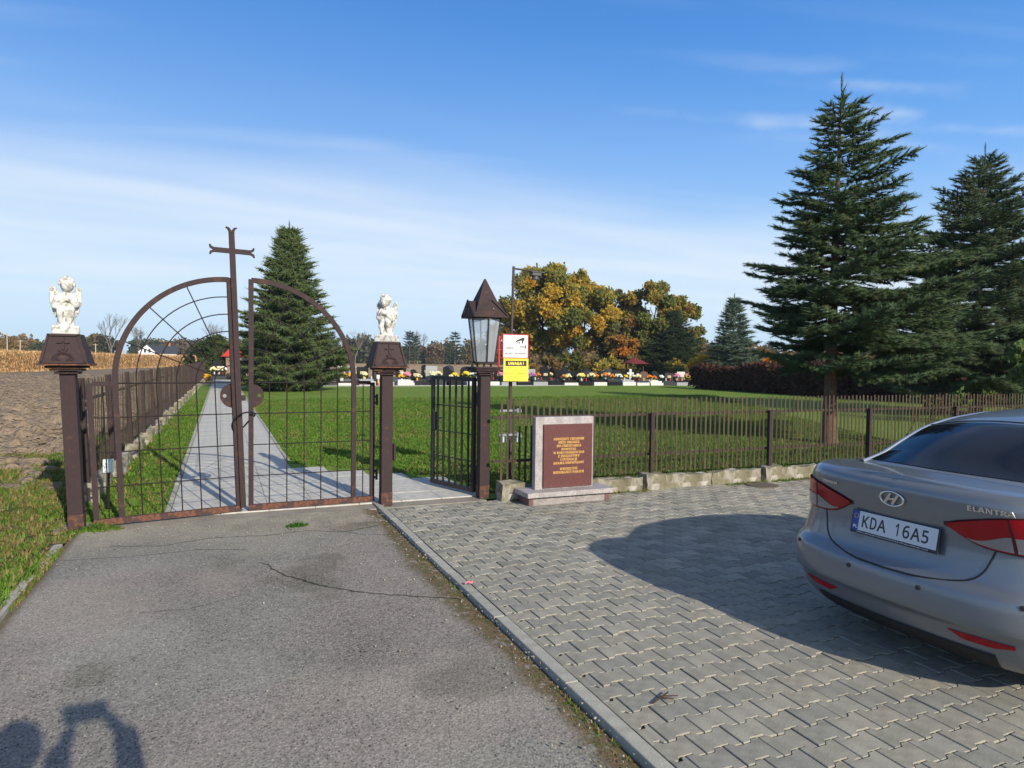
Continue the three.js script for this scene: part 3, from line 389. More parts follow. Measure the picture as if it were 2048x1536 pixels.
{
  const o = thing('slat_fence', 'low brown metal slat fence on a broken concrete plinth, right of the wicket', 'fence', null), r = mulberry(31);
  const g = boxUV(new THREE.BoxGeometry(.028, 1.02, .006)), F = 7.66; const gx = boxUV(new THREE.BoxGeometry(.028, 1.0, .006));
  for (let x = 3.16, i = 0; x < 16.2; x += .0815, i++) { const s = part('slat', i % 3 ? g : gx, M.slat[(r() * 3) | 0], o, [x + (r() - .5) * .006, .715 + (r() - .5) * .01, -F + (r() - .5) * .003]); s.rotation.z = (r() - .5) * .014; s.rotation.y = (r() - .5) * .2; }
  for (const [y] of [[1.0], [.46]]) part('rail', box(13.2, .035, .02, 9.65, y, -F - .016), M.slat[1], o);
  for (let x = 3.27; x < 16; x += 2.06) { if (x > 3.5) part('post', rbox(.055, .86, .05, .004, x, .59, -F + .045), M.brown, o); part('footing', rough(.3, .26, .2, .03, x), plinthMat, o, [x, .085, -7.60]); }
  for (let x = 3.27; x < 15; x += 2.06) { part('plinth_block', rough(.82, .235, .13, .034, x * 3), plinthMat, o, [x + .565, .06 + (r() - .5) * .02, -7.64 + (r() - .5) * .02]); part('plinth_block', rough(.90, .225, .13, .034, x * 5), plinthMat, o, [x + 1.45, .06 + (r() - .5) * .02, -7.64 + (r() - .5) * .02]); }
}
{
  const o = thing('slat_fence', 'long brown metal slat fence running along the path beside the ploughed field', 'fence', null), r = mulberry(32), X = (F) => -1.44 + .0052 * (F - 8);
  const g = boxUV(new THREE.BoxGeometry(.005, 1.15, .026)), rest = []; let n = 0;
  for (let F = 8.35; F < 62.5; F += .084) { const x = X(F) + (r() - .5) * .012, y = .845 + (r() - .5) * .03, e = eul((r() - .5) * .02, (r() - .5) * .3, (r() - .5) * .03); if (n++ < 300) { const s = part('slat', g, M.slat[(r() * 3) | 0], o, [x, y, -F]); s.quaternion.copy(e); } else rest.push(M4(x, y, -F, e)); }
  instanced('slat_run', g, M.slat[0], rest, o);
  for (let F = 9.0; F < 62; F += 1.98) { const p = part('post', rbox(.065, 1.40, .095, .004, 0, .74, 0), M.brown, o, [X(F) + .045, 0, -F]); p.rotation.z = .035 + (r() - .5) * .03; const f = part('footing', rough(.20, .26, .34, .07, F * 7), plinthMat, o, [X(F) + .05, .07 + .05 * r(), -F - .1]); f.rotation.set((r() - .5) * .2, (r() - .5) * .4, (r() - .5) * .2); if (F < 30) for (let q = 0; q < 2; q++) { const b = part('plinth_block', rough(.13, .2, .7, .05, F * 3 + q), plinthMat, o, [X(F) + .02, .045 + .03 * r(), -F - .62 - q * .74]); b.rotation.y = (r() - .5) * .08; } }
  for (const y of [.52, 1.18]) { const L = 54.2, q = part('rail', box(.02, .035, L), M.slat[1], o, [X(35.4) - .018, y, -35.4]); q.rotation.y = -.0052; }
}
console.log('gate done');
// ---------------------------------------------------------------- memorial stone
const granite = (base, spots, n, seed, rep = 2) => tex(512, 512, (u, v) => { const i = u * 512 | 0, j = v * 512 | 0, a = hash(i >> 1, j >> 1, seed), c = fbm(u * 60, v * 60, 3, 60, seed), b = fbm(u * 6, v * 6, 3, 6, seed + 1); const k = .75 + .5 * (b - .5) + .5 * (c - .5), s = a > 1 - n ? 1 : smooth(.58, .75, vn(u * 120, v * 120, 120, seed + 4)) * .8; return base.map((x, q) => mix(x * k, spots[q], s)); }, { rep });
const paint = (w, h, fn) => { const c = document.createElement('canvas'); c.width = w; c.height = h; const x = c.getContext('2d'); fn(x, w, h); const t = new THREE.CanvasTexture(c); t.colorSpace = THREE.SRGBColorSpace; t.magFilter = THREE.LinearFilter; return t; };
const panel = (w, h) => new THREE.PlaneGeometry(w, h);
{
  const grey = std([1, 1, 1], .5, { map: granite([.52, .48, .47], [.24, .215, .215], .12, 401) }), o = thing('memorial_stone', 'reddish granite plaque with gold lettering in a pale granite frame, before the fence', 'memorial', null, [3.85, 0, 7.30]);
  part('plinth', rbox(.98, .105, .28, .004, 0, .045, 0), std([1, 1, 1], .7, { map: granite([.44, .40, .385], [.2, .18, .175], .14, 405) }), o);
  const red = std([.16, .085, .08], .5, { map: speckle }); for (const s of [-1, 1]) part('plinth_corner', rbox(.06, .108, .30, .003, s * .515, .046, 0), red, o);
  part('ledge', rbox(1.16, .058, .40, .005, .0, .127, 0), grey, o);
  part('slab', rbox(.79, .87, .09, .004, -.005, .59, -.04), grey, o);
  const tx = paint(1024, 1152, (c, w, h) => {
    const r = mulberry(8); c.fillStyle = '#5d3331'; c.fillRect(0, 0, w, h);
    for (let i = 0; i < 26000; i++) { const k = r(); c.fillStyle = k < .45 ? '#4a2626' : k < .8 ? '#6d403d' : k < .95 ? '#34191a' : '#8f6a65'; const s = 2 + r() * 5; c.fillRect(r() * w, r() * h, s, s); }
    const L = [['NINIEJSZY CHODNIK', 0], ['PRZY DRODZE', 1], ['DO CMENTARZA', 2], ['POWSTAŁ', 3], ['W ROKU PAŃSKIM 2018', 4], ['Z INICJATYWY', 5], ['I FUNDACJI', 6], ['ADAMA DREWNIANY', 7], ['WDZIĘCZNI', 8.7], ['MIESZKAŃCY PARAFII', 9.7]]; c.textAlign = 'center'; c.font = 'bold 62px serif';
    for (const [t, k] of L) { c.fillStyle = '#2a1412'; c.fillText(t, w / 2 + 14, 292 + k * 63 + 3, 690); c.fillStyle = '#e2b25e'; c.fillText(t, w / 2 + 12, 290 + k * 63, 660); }
  });
  const pl = part('plaque', rbox(.665, .765, .03, .003, .03, .555, .012), std([.1, .045, .042], .4), o); part('lettering', at(panel(.661, .761), .03, .555, .0305), new THREE.MeshPhysicalMaterial({ map: tx, roughness: .42, clearcoat: .4, clearcoatRoughness: .2 }), pl);
}
// ---------------------------------------------------------------- lamp pole, warning signs, fittings
{
  const bx = 3.87, bF = 9.04, o = thing('lamp_pole', 'thin dark pole with a short bracket and floodlight, behind the wicket pillar', 'lamp post', null, [bx, 0, bF]);
  part('pole', merge([rod([0, -.1, 0], [-.01, 1.6, 0], .027, 10), rod([-.01, 1.6, 0], [.02, 3.06, 0], .019, 10)]), std([.10, .075, .07], .6, { map: blotch }), o);
  part('bracket', merge([rod([.02, 3.03, 0], [.36, 3.0, .05], .013, 8), rod([.02, 2.8, 0], [.22, 3.0, .03], .009, 8)]), M.brownDark, o);
  const f = part('floodlight', merge([rbox(.15, .05, .12, .01, .34, 2.955, .06), at(new THREE.CylinderGeometry(.045, .06, .05, 14), .34, 2.91, .06), rbox(.2, .015, .14, .004, .36, 2.985, .06)]), std([.05, .05, .055], .5), o); part('lens', at(new THREE.CylinderGeometry(.05, .05, .006, 14), .34, 2.884, .06), std([.25, .26, .27], .2), f);
  for (const [y, s] of [[.98, 1], [.63, 1]]) part('clamp', merge([box(.34, .03, .04, -.02, y, .03), box(.06, .06, .06, .1, y, .05), rod([.06, y, .05], [.14, y - .02, .06], .018, 8)]), std([.22, .24, .27], .45), o);
  for (let k = 0; k < 5; k++) part('hanger', rbox(.028, .085, .02, .004, -.13 + k * .058 + (k > 1 ? .04 : 0), .565, .045), std([.42, .48, .55], .5), o);
}
{
  const red = std([.42, .035, .04], .5), fx = 3.885, fF = 8.86;
  const o = thing('warning_sign', 'white camera surveillance sign in a red frame, above the yellow sign', 'sign', null, [fx - .03, 1.905, fF]);
  part('board', rbox(.375, .325, .012, .003), std([.75, .75, .74], .5), o); part('frame', merge([box(.40, .014, .02, 0, .165, 0), box(.40, .014, .02, 0, -.165, 0), box(.014, .316, .02, -.193, 0, 0), box(.014, .316, .02, .193, 0, 0)]), red, o);
  part('print', at(panel(.37, .315), 0, 0, .0075), new THREE.MeshStandardMaterial({ roughness: .5, map: paint(592, 504, (c, w, h) => { c.fillStyle = '#f6f6f4'; c.fillRect(0, 0, w, h); c.fillStyle = '#15151b';
    c.beginPath(); c.moveTo(300, 130); c.quadraticCurveTo(330, 100, 470, 50); c.quadraticCurveTo(520, 45, 520, 80); c.lineTo(470, 190); c.quadraticCurveTo(445, 200, 440, 170); c.lineTo(450, 120); c.lineTo(320, 150); c.lineTo(300, 190); c.quadraticCurveTo(275, 160, 300, 130); c.fill(); c.fillRect(335, 150, 65, 60); c.fillStyle = '#f6f6f4'; c.fillRect(352, 168, 28, 26); c.fillStyle = '#15151b'; c.fillRect(400, 250, 140, 28); c.fillRect(530, 215, 26, 95);
    c.font = 'bold 66px sans-serif'; c.lineWidth = 3; c.strokeStyle = '#15151b'; c.fillText('TEREN', 40, 320); c.strokeText('TEREN', 40, 320); c.fillText('MONITOROWANY', 40, 440, 520); c.strokeText('MONITOROWANY', 40, 440, 520); }) }), o);
  const y = thing('warning_sign', 'yellow notice with a black heading, below the camera sign', 'sign', null, [fx - .02, 1.57, fF]);
  part('board', rbox(.385, .325, .010, .003), std([.72, .62, .05], .5), y);
  part('print', at(panel(.381, .321), 0, 0, .0065), new THREE.MeshStandardMaterial({ roughness: .5, map: paint(600, 504, (c, w, h) => { c.fillStyle = '#f5e33c'; c.fillRect(0, 0, w, h); c.fillStyle = '#2a1206'; c.beginPath(); c.roundRect(40, 45, 520, 125, 12); c.fill(); c.textAlign = 'center'; c.fillStyle = '#f7ea5a'; c.font = 'bold 92px sans-serif'; c.fillText('UWAGA !', 300, 142); c.fillStyle = '#3a2e06'; c.font = 'bold 50px sans-serif'; c.fillText('NIE', 300, 268); c.fillText('WCHODZISZ I PARKUJESZ', 300, 350, 520); c.fillText('NA WŁASNE RYZYKO', 300, 430, 440); }) }), y);
  const rb = thing('sign_bracket', 'red steel frame between the lantern and the camera sign', 'bracket', null, [3.66, 1.55, 8.88]); part('upright', rod([-.05, -.02, 0], [-.05, .50, 0], .018, 8), red, rb); part('cross_tie', merge([rod([-.08, .30, 0], [.04, .30, 0], .012, 6), rod([-.05, .48, 0], [.04, .48, 0], .010, 6)]), red, rb);
}
{ // small white and blue box on a black stake, inside the left gate leaf
  const o = thing('marker_box', 'small white and blue box on a black stake inside the left gate leaf', 'box', null, [-1.14, 0, 8.55]);
  part('stake', merge([rod([0, -.05, 0], [.01, .42, 0], .018, 6), rod([0, .0, 0], [.09, -.05, .05], .02, 6)]), M.black, o); part('box', rbox(.10, .145, .05, .006, .01, .49, 0), std([.62, .72, .68], .4), o); part('print', at(panel(.045, .13), -.015, .49, .027), new THREE.MeshStandardMaterial({ roughness: .5, map: paint(64, 160, (c) => { c.fillStyle = '#c9d6d8'; c.fillRect(0, 0, 64, 160); c.fillStyle = '#4a4f9c'; const r = mulberry(3); for (let i = 0; i < 26; i++) c.fillRect(r() * 50, r() * 150, 6 + r() * 12, 4 + r() * 10); }) }), o);
}
single('drain_cover', 'flat round grey cover in the paving beside the fence plinth', 'manhole cover', null, boxUV(at(new THREE.CylinderGeometry(.22, .24, .04, 20), 0, 0, 0)), std([.16, .14, .115], .95, { map: blotch }), [6.95, -.006, 7.28]);
// ---------------------------------------------------------------- people
function figure(J, list, k = .03) { return (x, y, z) => { let d = 9; for (const [a, b, ra, rb] of list) d = smin(d, cap(x, y, z, J[a], J[b], ra, rb), k); return d; }; }
function hand(J, w, dir, side, list, tag, curl = .5) {            // palm and five fingers
  const [dx, dy, dz] = dir, W = J[w]; const p = (n, a) => { J[tag + n] = a; return tag + n; }; const palm = p('p', [W[0] + dx * .085, W[1] + dy * .085, W[2] + dz * .085]); list.push([w, palm, .026, .03]);
  for (let i = 0; i < 4; i++) { const o = (i - 1.5) * .019, b = p('b' + i, [J[palm][0] + side[0] * o, J[palm][1] + side[1] * o, J[palm][2] + side[2] * o]), L = [.032, .038, .036, .028][i], m = p('m' + i, [J[b][0] + dx * L, J[b][1] + dy * L, J[b][2] + dz * L]), e = p('e' + i, [J[m][0] + dx * L * .7, J[m][1] + dy * L * .7, J[m][2] + dz * L * .7 + curl * .03]); list.push([b, m, .0095, .009], [m, e, .009, .0075]); }
  const t0 = p('t0', [W[0] + dx * .04 + side[0] * .03, W[1] + dy * .04 + side[1] * .03, W[2] + dz * .04 + side[2] * .03]), t1 = p('t1', [W[0] + dx * .085 + side[0] * .055, W[1] + dy * .085 + side[1] * .055, W[2] + dz * .085 + side[2] * .055]); list.push([w, t0, .02, .014], [t0, t1, .012, .009]);
}
{ // visitor walking up the path, seen from behind
  const o = thing('person', 'visitor in a black and white jacket walking on the path towards the graves', 'person', null, [1.21, 0, 42.6], .15);
  const J = { hip: [0, .95, 0], hl: [-.09, .92, 0], hr: [.09, .92, 0], kl: [-.10, .5, .02], kr: [.09, .5, -.12], al: [-.12, .09, .22], ar: [.08, .09, -.18], tl: [-.12, .05, .10], tr: [.08, .04, -.32], ch: [0, 1.32, 0], nk: [0, 1.5, 0], sl: [-.18, 1.40, 0], sr: [.18, 1.40, 0], el: [-.25, 1.12, .02], er: [.25, 1.12, .02], wl: [-.26, .88, -.08], wr: [.25, .88, -.06] };
  const leg = [['hl', 'kl', .085, .06], ['kl', 'al', .058, .042], ['hr', 'kr', .085, .06], ['kr', 'ar', .058, .042], ['hl', 'hr', .1, .1]]; const sk = [['nk', 'nk', .055, .05]]; hand(J, 'wl', [0, -1, 0], [0, 0, -1], sk, 'L'); hand(J, 'wr', [0, -1, 0], [0, 0, -1], sk, 'R');
  const head = figure(J, sk, .012), body = part('body', sdfMesh((x, y, z) => Math.min(smin(head(x, y, z), smin(ell(x, y, z, [0, 1.63, -.01], [.075, .11, .095]), ell(x, y, z, [0, 1.6, -.095], [.016, .02, .022]), .015), .03), figure(J, [['hip', 'ch', .12, .13], ['hl', 'kl', .07, .05], ['hr', 'kr', .07, .05], ['kl', 'al', .05, .036], ['kr', 'ar', .05, .036], ['sl', 'el', .04, .034], ['sr', 'er', .04, .034], ['el', 'wl', .034, .026], ['er', 'wr', .034, .026]], .04)(x, y, z)), [-.36, .0, -.38], [.36, 1.78, .32], .013), std([.42, .25, .18], .7), o);
  part('trousers', sdfMesh(figure(J, leg, .05), [-.26, .06, -.34], [.26, 1.06, .34], .014), std([.028, .022, .042], .9), body);
  part('jacket', sdfMesh(figure(J, [['hip', 'ch', .15, .155], ['ch', 'nk', .14, .08], ['sl', 'sr', .075, .075], ['sl', 'el', .066, .055], ['sr', 'er', .066, .055], ['el', 'wl', .054, .042], ['er', 'wr', .054, .042]], .07), [-.36, .78, -.2], [.36, 1.6, .2], .014), std([.02, .019, .026], .8), body);
  part('jacket_stripe', merge([rod([-.12, 1.02, .145], [-.08, 1.40, .13], .02, 6), rod([.13, 1.08, .14], [.11, 1.36, .135], .018, 6)]), std([.7, .69, .7], .8), body);
  part('hair', sdfMesh((x, y, z) => Math.max(ell(x, y, z, [0, 1.645, .018], [.098, .125, .105]) + .006 * Math.sin(x * 90) * Math.sin(y * 70), -ell(x, y, z, [0, 1.6, -.11], [.075, .12, .07])), [-.13, 1.48, -.12], [.13, 1.8, .15], .01), std([.55, .42, .33], .7), body);
  for (const [a, b] of [['al', 'tl'], ['ar', 'tr']]) part('shoe', sdfMesh((x, y, z) => Math.max(cap(x, y, z, [J[a][0], .055, J[a][2] + .03], [J[b][0], .045, J[b][2]], .05, .042), -y), [-.22, -.02, -.4], [.2, .14, .34], .012), std([.78, .78, .77], .6), body);
}
{ // the photographer, behind the lens: only the shadow falls into the picture
  const o = thing('person', 'photographer in dark clothes holding up a phone, whose shadow lies on the drive', 'person', null, [.0, .0, -.26]);
  const J = { hip: [0, .98, 0], hl: [-.1, .95, 0], hr: [.1, .95, 0], kl: [-.12, .52, -.02], kr: [.12, .52, -.02], al: [-.13, .1, 0], ar: [.13, .1, 0], tl: [-.14, .05, -.15], tr: [.15, .05, -.15], ch: [0, 1.38, 0], nk: [0, 1.58, -.01], sl: [-.2, 1.48, 0], sr: [.2, 1.48, 0], el: [.0, 1.24, -.2], er: [.34, 1.32, -.16], wl: [.10, 1.60, -.22], wr: [.36, 1.64, -.22], hd: [0, 1.74, -.02] };
  const sk = [['nk', 'nk', .06, .055]]; hand(J, 'wl', [.45, .86, -.0], [.4, -.2, 0], sk, 'L', -.4); hand(J, 'wr', [-.45, .86, -.1], [-.4, -.2, 0], sk, 'R', -.4);
  const head = figure(J, sk, .012); const body = part('body', sdfMesh((x, y, z) => Math.min(smin(head(x, y, z), smin(ell(x, y, z, [0, 1.76, -.02], [.08, .115, .1]), ell(x, y, z, [0, 1.74, -.12], [.016, .022, .024]), .015), .03), Math.min(ell(x, y, z, [-.083, 1.75, 0], [.014, .03, .02]), ell(x, y, z, [.083, 1.75, 0], [.014, .03, .02])), figure(J, [['hip', 'ch', .13, .14], ['hl', 'kl', .08, .06], ['hr', 'kr', .08, .06], ['kl', 'al', .055, .04], ['kr', 'ar', .055, .04], ['sl', 'el', .05, .04], ['sr', 'er', .05, .04], ['el', 'wl', .04, .03], ['er', 'wr', .04, .03], ['al', 'tl', .04, .035], ['ar', 'tr', .04, .035]], .04)(x, y, z)), [-.5, -.0, -.36], [.52, 1.92, .24], .014), std([.42, .25, .18], .7), o);
  part('jacket', sdfMesh(figure(J, [['hip', 'ch', .165, .17], ['ch', 'nk', .15, .085], ['sl', 'sr', .09, .09], ['sl', 'el', .075, .062], ['sr', 'er', .075, .062], ['el', 'wl', .06, .05], ['er', 'wr', .06, .05]], .07), [-.52, .78, -.32], [.54, 1.68, .26], .016), std([.03, .032, .04], .85), body);
  part('trousers', sdfMesh(figure(J, [['hl', 'kl', .1, .075], ['kl', 'al', .072, .06], ['hr', 'kr', .1, .075], ['kr', 'ar', .072, .06], ['hl', 'hr', .11, .11]], .05), [-.28, .05, -.2], [.28, 1.1, .2], .016), std([.04, .045, .06], .9), body);
  for (const [a, b] of [['al', 'tl'], ['ar', 'tr']]) part('shoe', sdfMesh((x, y, z) => Math.max(cap(x, y, z, [J[a][0], .055, J[a][2] + .03], [J[b][0], .045, J[b][2]], .055, .045), -y), [-.24, -.02, -.24], [.26, .14, .14], .013), M.black, body);
  part('hair', sdfMesh((x, y, z) => Math.max(ell(x, y, z, [0, 1.785, .01], [.098, .115, .112]), -ell(x, y, z, [0, 1.72, -.12], [.09, .115, .08])), [-.13, 1.62, -.14], [.13, 1.93, .16], .012), std([.05, .035, .025], .7), body);
  single('phone', 'dark phone held up in the hand of the photographer', 'phone', null, rbox(.19, .10, .010, .004), M.black, [.225, 1.79, -.05]);
}
console.log('things done');
// ---------------------------------------------------------------- parked car: local x forward from the rear bumper, z to its right
{
  const car = thing('parked_car', 'grey metallic saloon car seen from behind, parked on the block paving', 'car', null, [3.37, 0, 2.62]);
  const paintM = phys([.185, .20, .222], .38, { metalness: .45, clearcoat: .6, clearcoatRoughness: .04 }), glassM = phys([.003, .004, .009], .04, { ior: 1.33 }), blackM = std([.012, .012, .013], .55);
  const O = [[0, 0], [.006, .2], [.022, .4], [.058, .58], [.115, .70], [.20, .785], [.34, .842], [.6, .872], [1, .885], [1.6, .888], [2.6, .886], [3.3, .88], [3.8, .86], [4.1, .815], [4.3, .735], [4.42, .6], [4.49, .4], [4.52, .2], [4.53, 0]];
  const T = [0]; for (let i = 1; i < O.length; i++) T.push(T[i - 1] + Math.hypot(O[i][0] - O[i - 1][0], O[i][1] - O[i - 1][1])); const TL = T[T.length - 1];
  const ox = curve(O.map((p, i) => [T[i], p[0]])), ow = curve(O.map((p, i) => [T[i], p[1]]));
  const rear = curve([[.15, .22], [.20, .14], [.26, .085], [.33, .056], [.367, .042], [.386, .004], [.402, -.004], [.45, -.006], [.53, .0], [.565, .012], [.585, .055], [.62, .078], [.70, .10], [.78, .112], [.85, .10], [.90, .085], [.96, .072], [1.0, .068], [1.03, .085], [1.05, .13]]);
  const front = curve([[.15, .16], [.25, .04], [.4, 0], [.55, .02], [.65, .08], [.72, .16], [.8, .3]]);
  const wid = curve([[.15, .92], [.22, .965], [.35, .99], [.6, 1], [.74, .988], [.88, .962], [.98, .925], [1.05, .885]]);
  const yTop = curve([[0, 1.048], [.35, 1.045], [.7, 1.03], [1.4, 1.0], [2.4, .97], [3.3, .93], [3.9, .86], [4.3, .77], [4.53, .70]]), yBot0 = curve([[0, .17], [.5, .19], [1, .2], [4, .19], [4.53, .18]]);
  const arches = [.95, 3.62], RA = .345;
  const yBot = (x, w) => { let y = yBot0(x); if (w > .78) for (const c of arches) { const d = Math.abs(x - c); if (d < RA) y = Math.max(y, .31 + Math.sqrt(RA * RA - d * d)); } return y; };
  // point of the outer skin at outline distance t (signed by side) and height y
  const S = (t, y, side) => { const x0 = ox(t), w0 = ow(t), fr = 1 - smooth(.15, 1.1, x0), ff = smooth(3.5, 4.4, x0); return [x0 + rear(y) * fr - front(y) * ff, y, side * w0 * mix(wid(y), 1, 0)]; };
  const N = 190, LV = [.0, .02, .05, .09, .14, .19, .225, .245, .262, .30, .36, .42, .45, .47, .487, .505, .53, .58, .64, .70, .76, .82, .87, .91, .945, .97, .985, 1];
  const skin = (side) => grid(N, LV.length - 1, (u, v) => { const t = u * TL, x0 = ox(t), lv = LV[Math.round(v * (LV.length - 1))], yb = yBot(x0, ow(t)), yt = yTop(x0); const y = yb + (yt - yb) * lv; const p = S(t, y, side); return [p[0], p[1], p[2]]; });
  const deck = grid(N, 16, (u, v) => { const t = u * TL, x0 = ox(t), yt = yTop(x0), p = S(t, yt, 1), w = p[2], a = (v - .5) * 2; return [p[0] + (1 - a * a) * .0, yt + .022 * (1 - a * a) * smooth(0, .2, w), a * w]; });
  const body = part('body', mergeVertices(merge([skin(1), skin(-1), deck]).deleteAttribute('uv') && merge([skin(1), skin(-1), deck]), .0008), paintM, car); body.geometry.computeVertexNormals(); body.geometry = toCreasedNormals(body.geometry, .9);
  part('floor_pan', grid(40, 6, (u, v) => { const t = u * TL, p = S(t, .22, 1), a = (v - .5) * 2; return [p[0], .225, a * Math.min(p[2], .74)]; }), blackM, car);
  part('wheel_wells', merge(arches.flatMap(c => [-1, 1].map(s => { const g = new THREE.CylinderGeometry(RA, RA, .26, 24, 1, true, -Math.PI / 2, Math.PI); g.rotateX(Math.PI / 2); g.rotateZ(0); return at(g, c, .31, s * .75); }))), blackM, car);
  // greenhouse
  const gT = curve([[.42, 1.045], [.6, 1.11], [.8, 1.195], [1.0, 1.275], [1.15, 1.325], [1.5, 1.385], [1.9, 1.412], [2.2, 1.412], [2.5, 1.385], [2.8, 1.305], [3.1, 1.16], [3.45, .965]]), gB = curve([[.42, .60], [.8, .68], [1.2, .725], [2, .745], [3, .735], [3.45, .70]]), gW = curve([[.42, .53], [.8, .545], [1.2, .555], [2, .565], [2.8, .575], [3.45, .62]]);
  const G = (x, a) => { const s = Math.sign(a), m = Math.abs(a), yT = gT(x), yB = Math.min(yTop(x) - .02, yT - .004), e = Math.min(.055, (yT - yB) * .35); if (m < .6) { const q = m / .6; return [x, yT - e * q ** 2.4, s * gW(x) * q]; } const q = (m - .6) / .4; return [x, mix(yT - e, yB, q ** 1.05), s * mix(gW(x), gB(x), q ** .8 * (1.08 - .08 * q))]; };
  part('roof', grid(60, 60, (u, v) => G(mix(.42, 3.45, u), (v - .5) * 2)), paintM, car);
  const patch = (nx, ny, f, off) => { const g = grid(nx, ny, f), n = g.attributes.normal, p = g.attributes.position; const c = [0, 0, 0]; let s = 0; for (let i = 0; i < p.count; i++) s += n.getX(i) * (p.getX(i) - 2) + n.getY(i) * (p.getY(i) - .6) + n.getZ(i) * p.getZ(i); s = Math.sign(s); for (let i = 0; i < p.count; i++) p.setXYZ(i, p.getX(i) + s * off * n.getX(i), p.getY(i) + s * off * n.getY(i), p.getZ(i) + s * off * n.getZ(i)); return g; };
  part('rear_window', patch(24, 24, (u, v) => { const a = (v - .5) * 2, x = mix(.50 + .05 * a * a, 1.15 - .03 * a * a, u); return G(x, a * .585); }, .004), glassM, car);
  part('windscreen', patch(24, 24, (u, v) => { const a = (v - .5) * 2; return G(mix(2.52, 3.38, u), a * .55); }, .004), glassM, car);
  for (const s of [-1, 1]) {
    part('side_window', patch(30, 6, (u, v) => { const x = mix(.95, 2.98, u), lo = .92, hi = mix(.66, .92, Math.max(smooth(1.35, .93, x), smooth(2.5, 3.0, x)) * .96); return G(x, s * mix(hi, lo, v)); }, .004), glassM, car);
    const rail = []; for (let i = 0; i <= 24; i++) { const p = G(mix(.5, 2.95, i / 24), s * .615); rail.push([p[0], p[1] + .002, p[2] + s * .004]); } part('roof_trim', tube(rail, .012, 60, 6), std([.72, .73, .75], .3, { metalness: .9 }), car);
  }
  const gap = []; for (let i = 0; i <= 20; i++) { const p = G(1.20 - .03 * ((i / 10 - 1) ** 2), (i / 10 - 1) * .6); gap.push([p[0], p[1] + .001, p[2]]); } part('roof_seam', tube(gap, .005, 40, 5), blackM, car);
  // tail lamps
  const tOf = (w) => { let lo = 0, hi = T[8]; for (let i = 0; i < 40; i++) { const m = (lo + hi) / 2; ow(m) < w ? lo = m : hi = m; } return lo; };
  const lampTop = curve([[.30, .868], [.36, .888], [.44, .908], [.52, .926], [.60, .94], [.70, .950], [.84, .950], [.98, .935], [1.12, .90]]), lampBot = curve([[.30, .862], [.34, .838], [.40, .805], [.46, .785], [.54, .775], [.64, .772], [.80, .775], [.98, .80], [1.12, .885]]);
  const lampRed = phys([.31, .003, .009], .12, { ior: 1.4 }), lampClear = phys([.27, .26, .27], .2, { metalness: .4 }), seal = std([.05, .004, .008], .4);
  for (const s of [-1, 1]) {
    const strip = (t0, t1, lo, hi, off) => patch(28, 8, (u, v) => { const t = mix(t0, t1, u); return S(t, mix(lo(t), hi(t), v), s); }, off);
    const house = part('tail_lamp', strip(.285, 1.13, t => lampBot(t) - .008, t => lampTop(t) + .006, .004), seal, car);
    part('red_lens', strip(.305, 1.11, lampBot, lampTop, .012), lampRed, house);
    part('reversing_lens', strip(.40, .60, t => lampBot(t) + .006, t => mix(lampBot(t), lampTop(t), mix(.12, .50, smooth(.39, .60, t))), .0155), lampClear, house); part('reversing_lens', strip(.615, .86, t => lampBot(t) + .006, t => mix(lampBot(t), lampTop(t), .48), .0155), lampClear, house);
    part('lens_rib', strip(.602, .613, lampBot, lampTop, .0145), seal, house);
    part('reflector', strip(.34, .64, t => .33 - .028 * smooth(.34, .42, t) + .018 * smooth(.54, .64, t), t => .336 + .004 * smooth(.34, .5, t), .004), lampRed, car);
    for (const w of [.215, .67]) { const t = tOf(w), p = S(t, .515 + .03 * (w > .5), s), q = S(t + .02, .515, s); const g = new THREE.CylinderGeometry(.0125, .0125, .008, 14); g.rotateZ(Math.PI / 2); g.rotateY(-s * Math.atan2(q[0] - p[0], Math.abs(q[2] - p[2])) * -1); part('parking_sensor', at(g, p[0] - .002, p[1], p[2]), std([.03, .03, .034], .5), car); }
    const lid = [[.52, .774], [.50, .72], [.475, .66], [.43, .612], [.34, .583], [.2, .568], [.0, .562]].map(([w, y]) => { const p = S(tOf(w), y, s); return [p[0] + .002, p[1], p[2]]; }); part('boot_seam', tube(lid, .0065, 40, 5), blackM, car);
    const side = [[1.12, .885], [1.14, .80], [1.10, .74], [1.22, .64]].map(([t, y]) => S(t, y, s)); part('bumper_seam', tube(side, .003, 16, 4), blackM, car);
    // doors, handles, mirrors, headlamps, wheels
    for (const x of [1.35, 2.32, 3.18]) { const tt = T.findIndex((v, i) => O[i][0] > x), t = mix(T[tt - 1], T[tt], (x - O[tt - 1][0]) / (O[tt][0] - O[tt - 1][0])); part('door_seam', tube([[.30, 0], [.5, 0], [.75, 0], [.94, 0]].map(([y]) => S(t, Math.max(y, yBot(x, .88) + .01), s)), .003, 14, 4), blackM, car); if (x < 3) part('door_handle', rbox(.17, .025, .03, .01, x + .22, .86, s * .868), paintM, car); }
    const mir = part('mirror', rbox(.1, .12, .19, .04, 2.95, 1.0, s * .93), paintM, car); part('mirror_glass', rbox(.006, .09, .15, .002, 2.898, 1.0, s * .935), M.chrome, mir);
    part('headlamp', patch(14, 6, (u, v) => S(mix(TL - 1.02, TL - .42, u), mix(.60, .70, v), s), .008), lampClear, car);
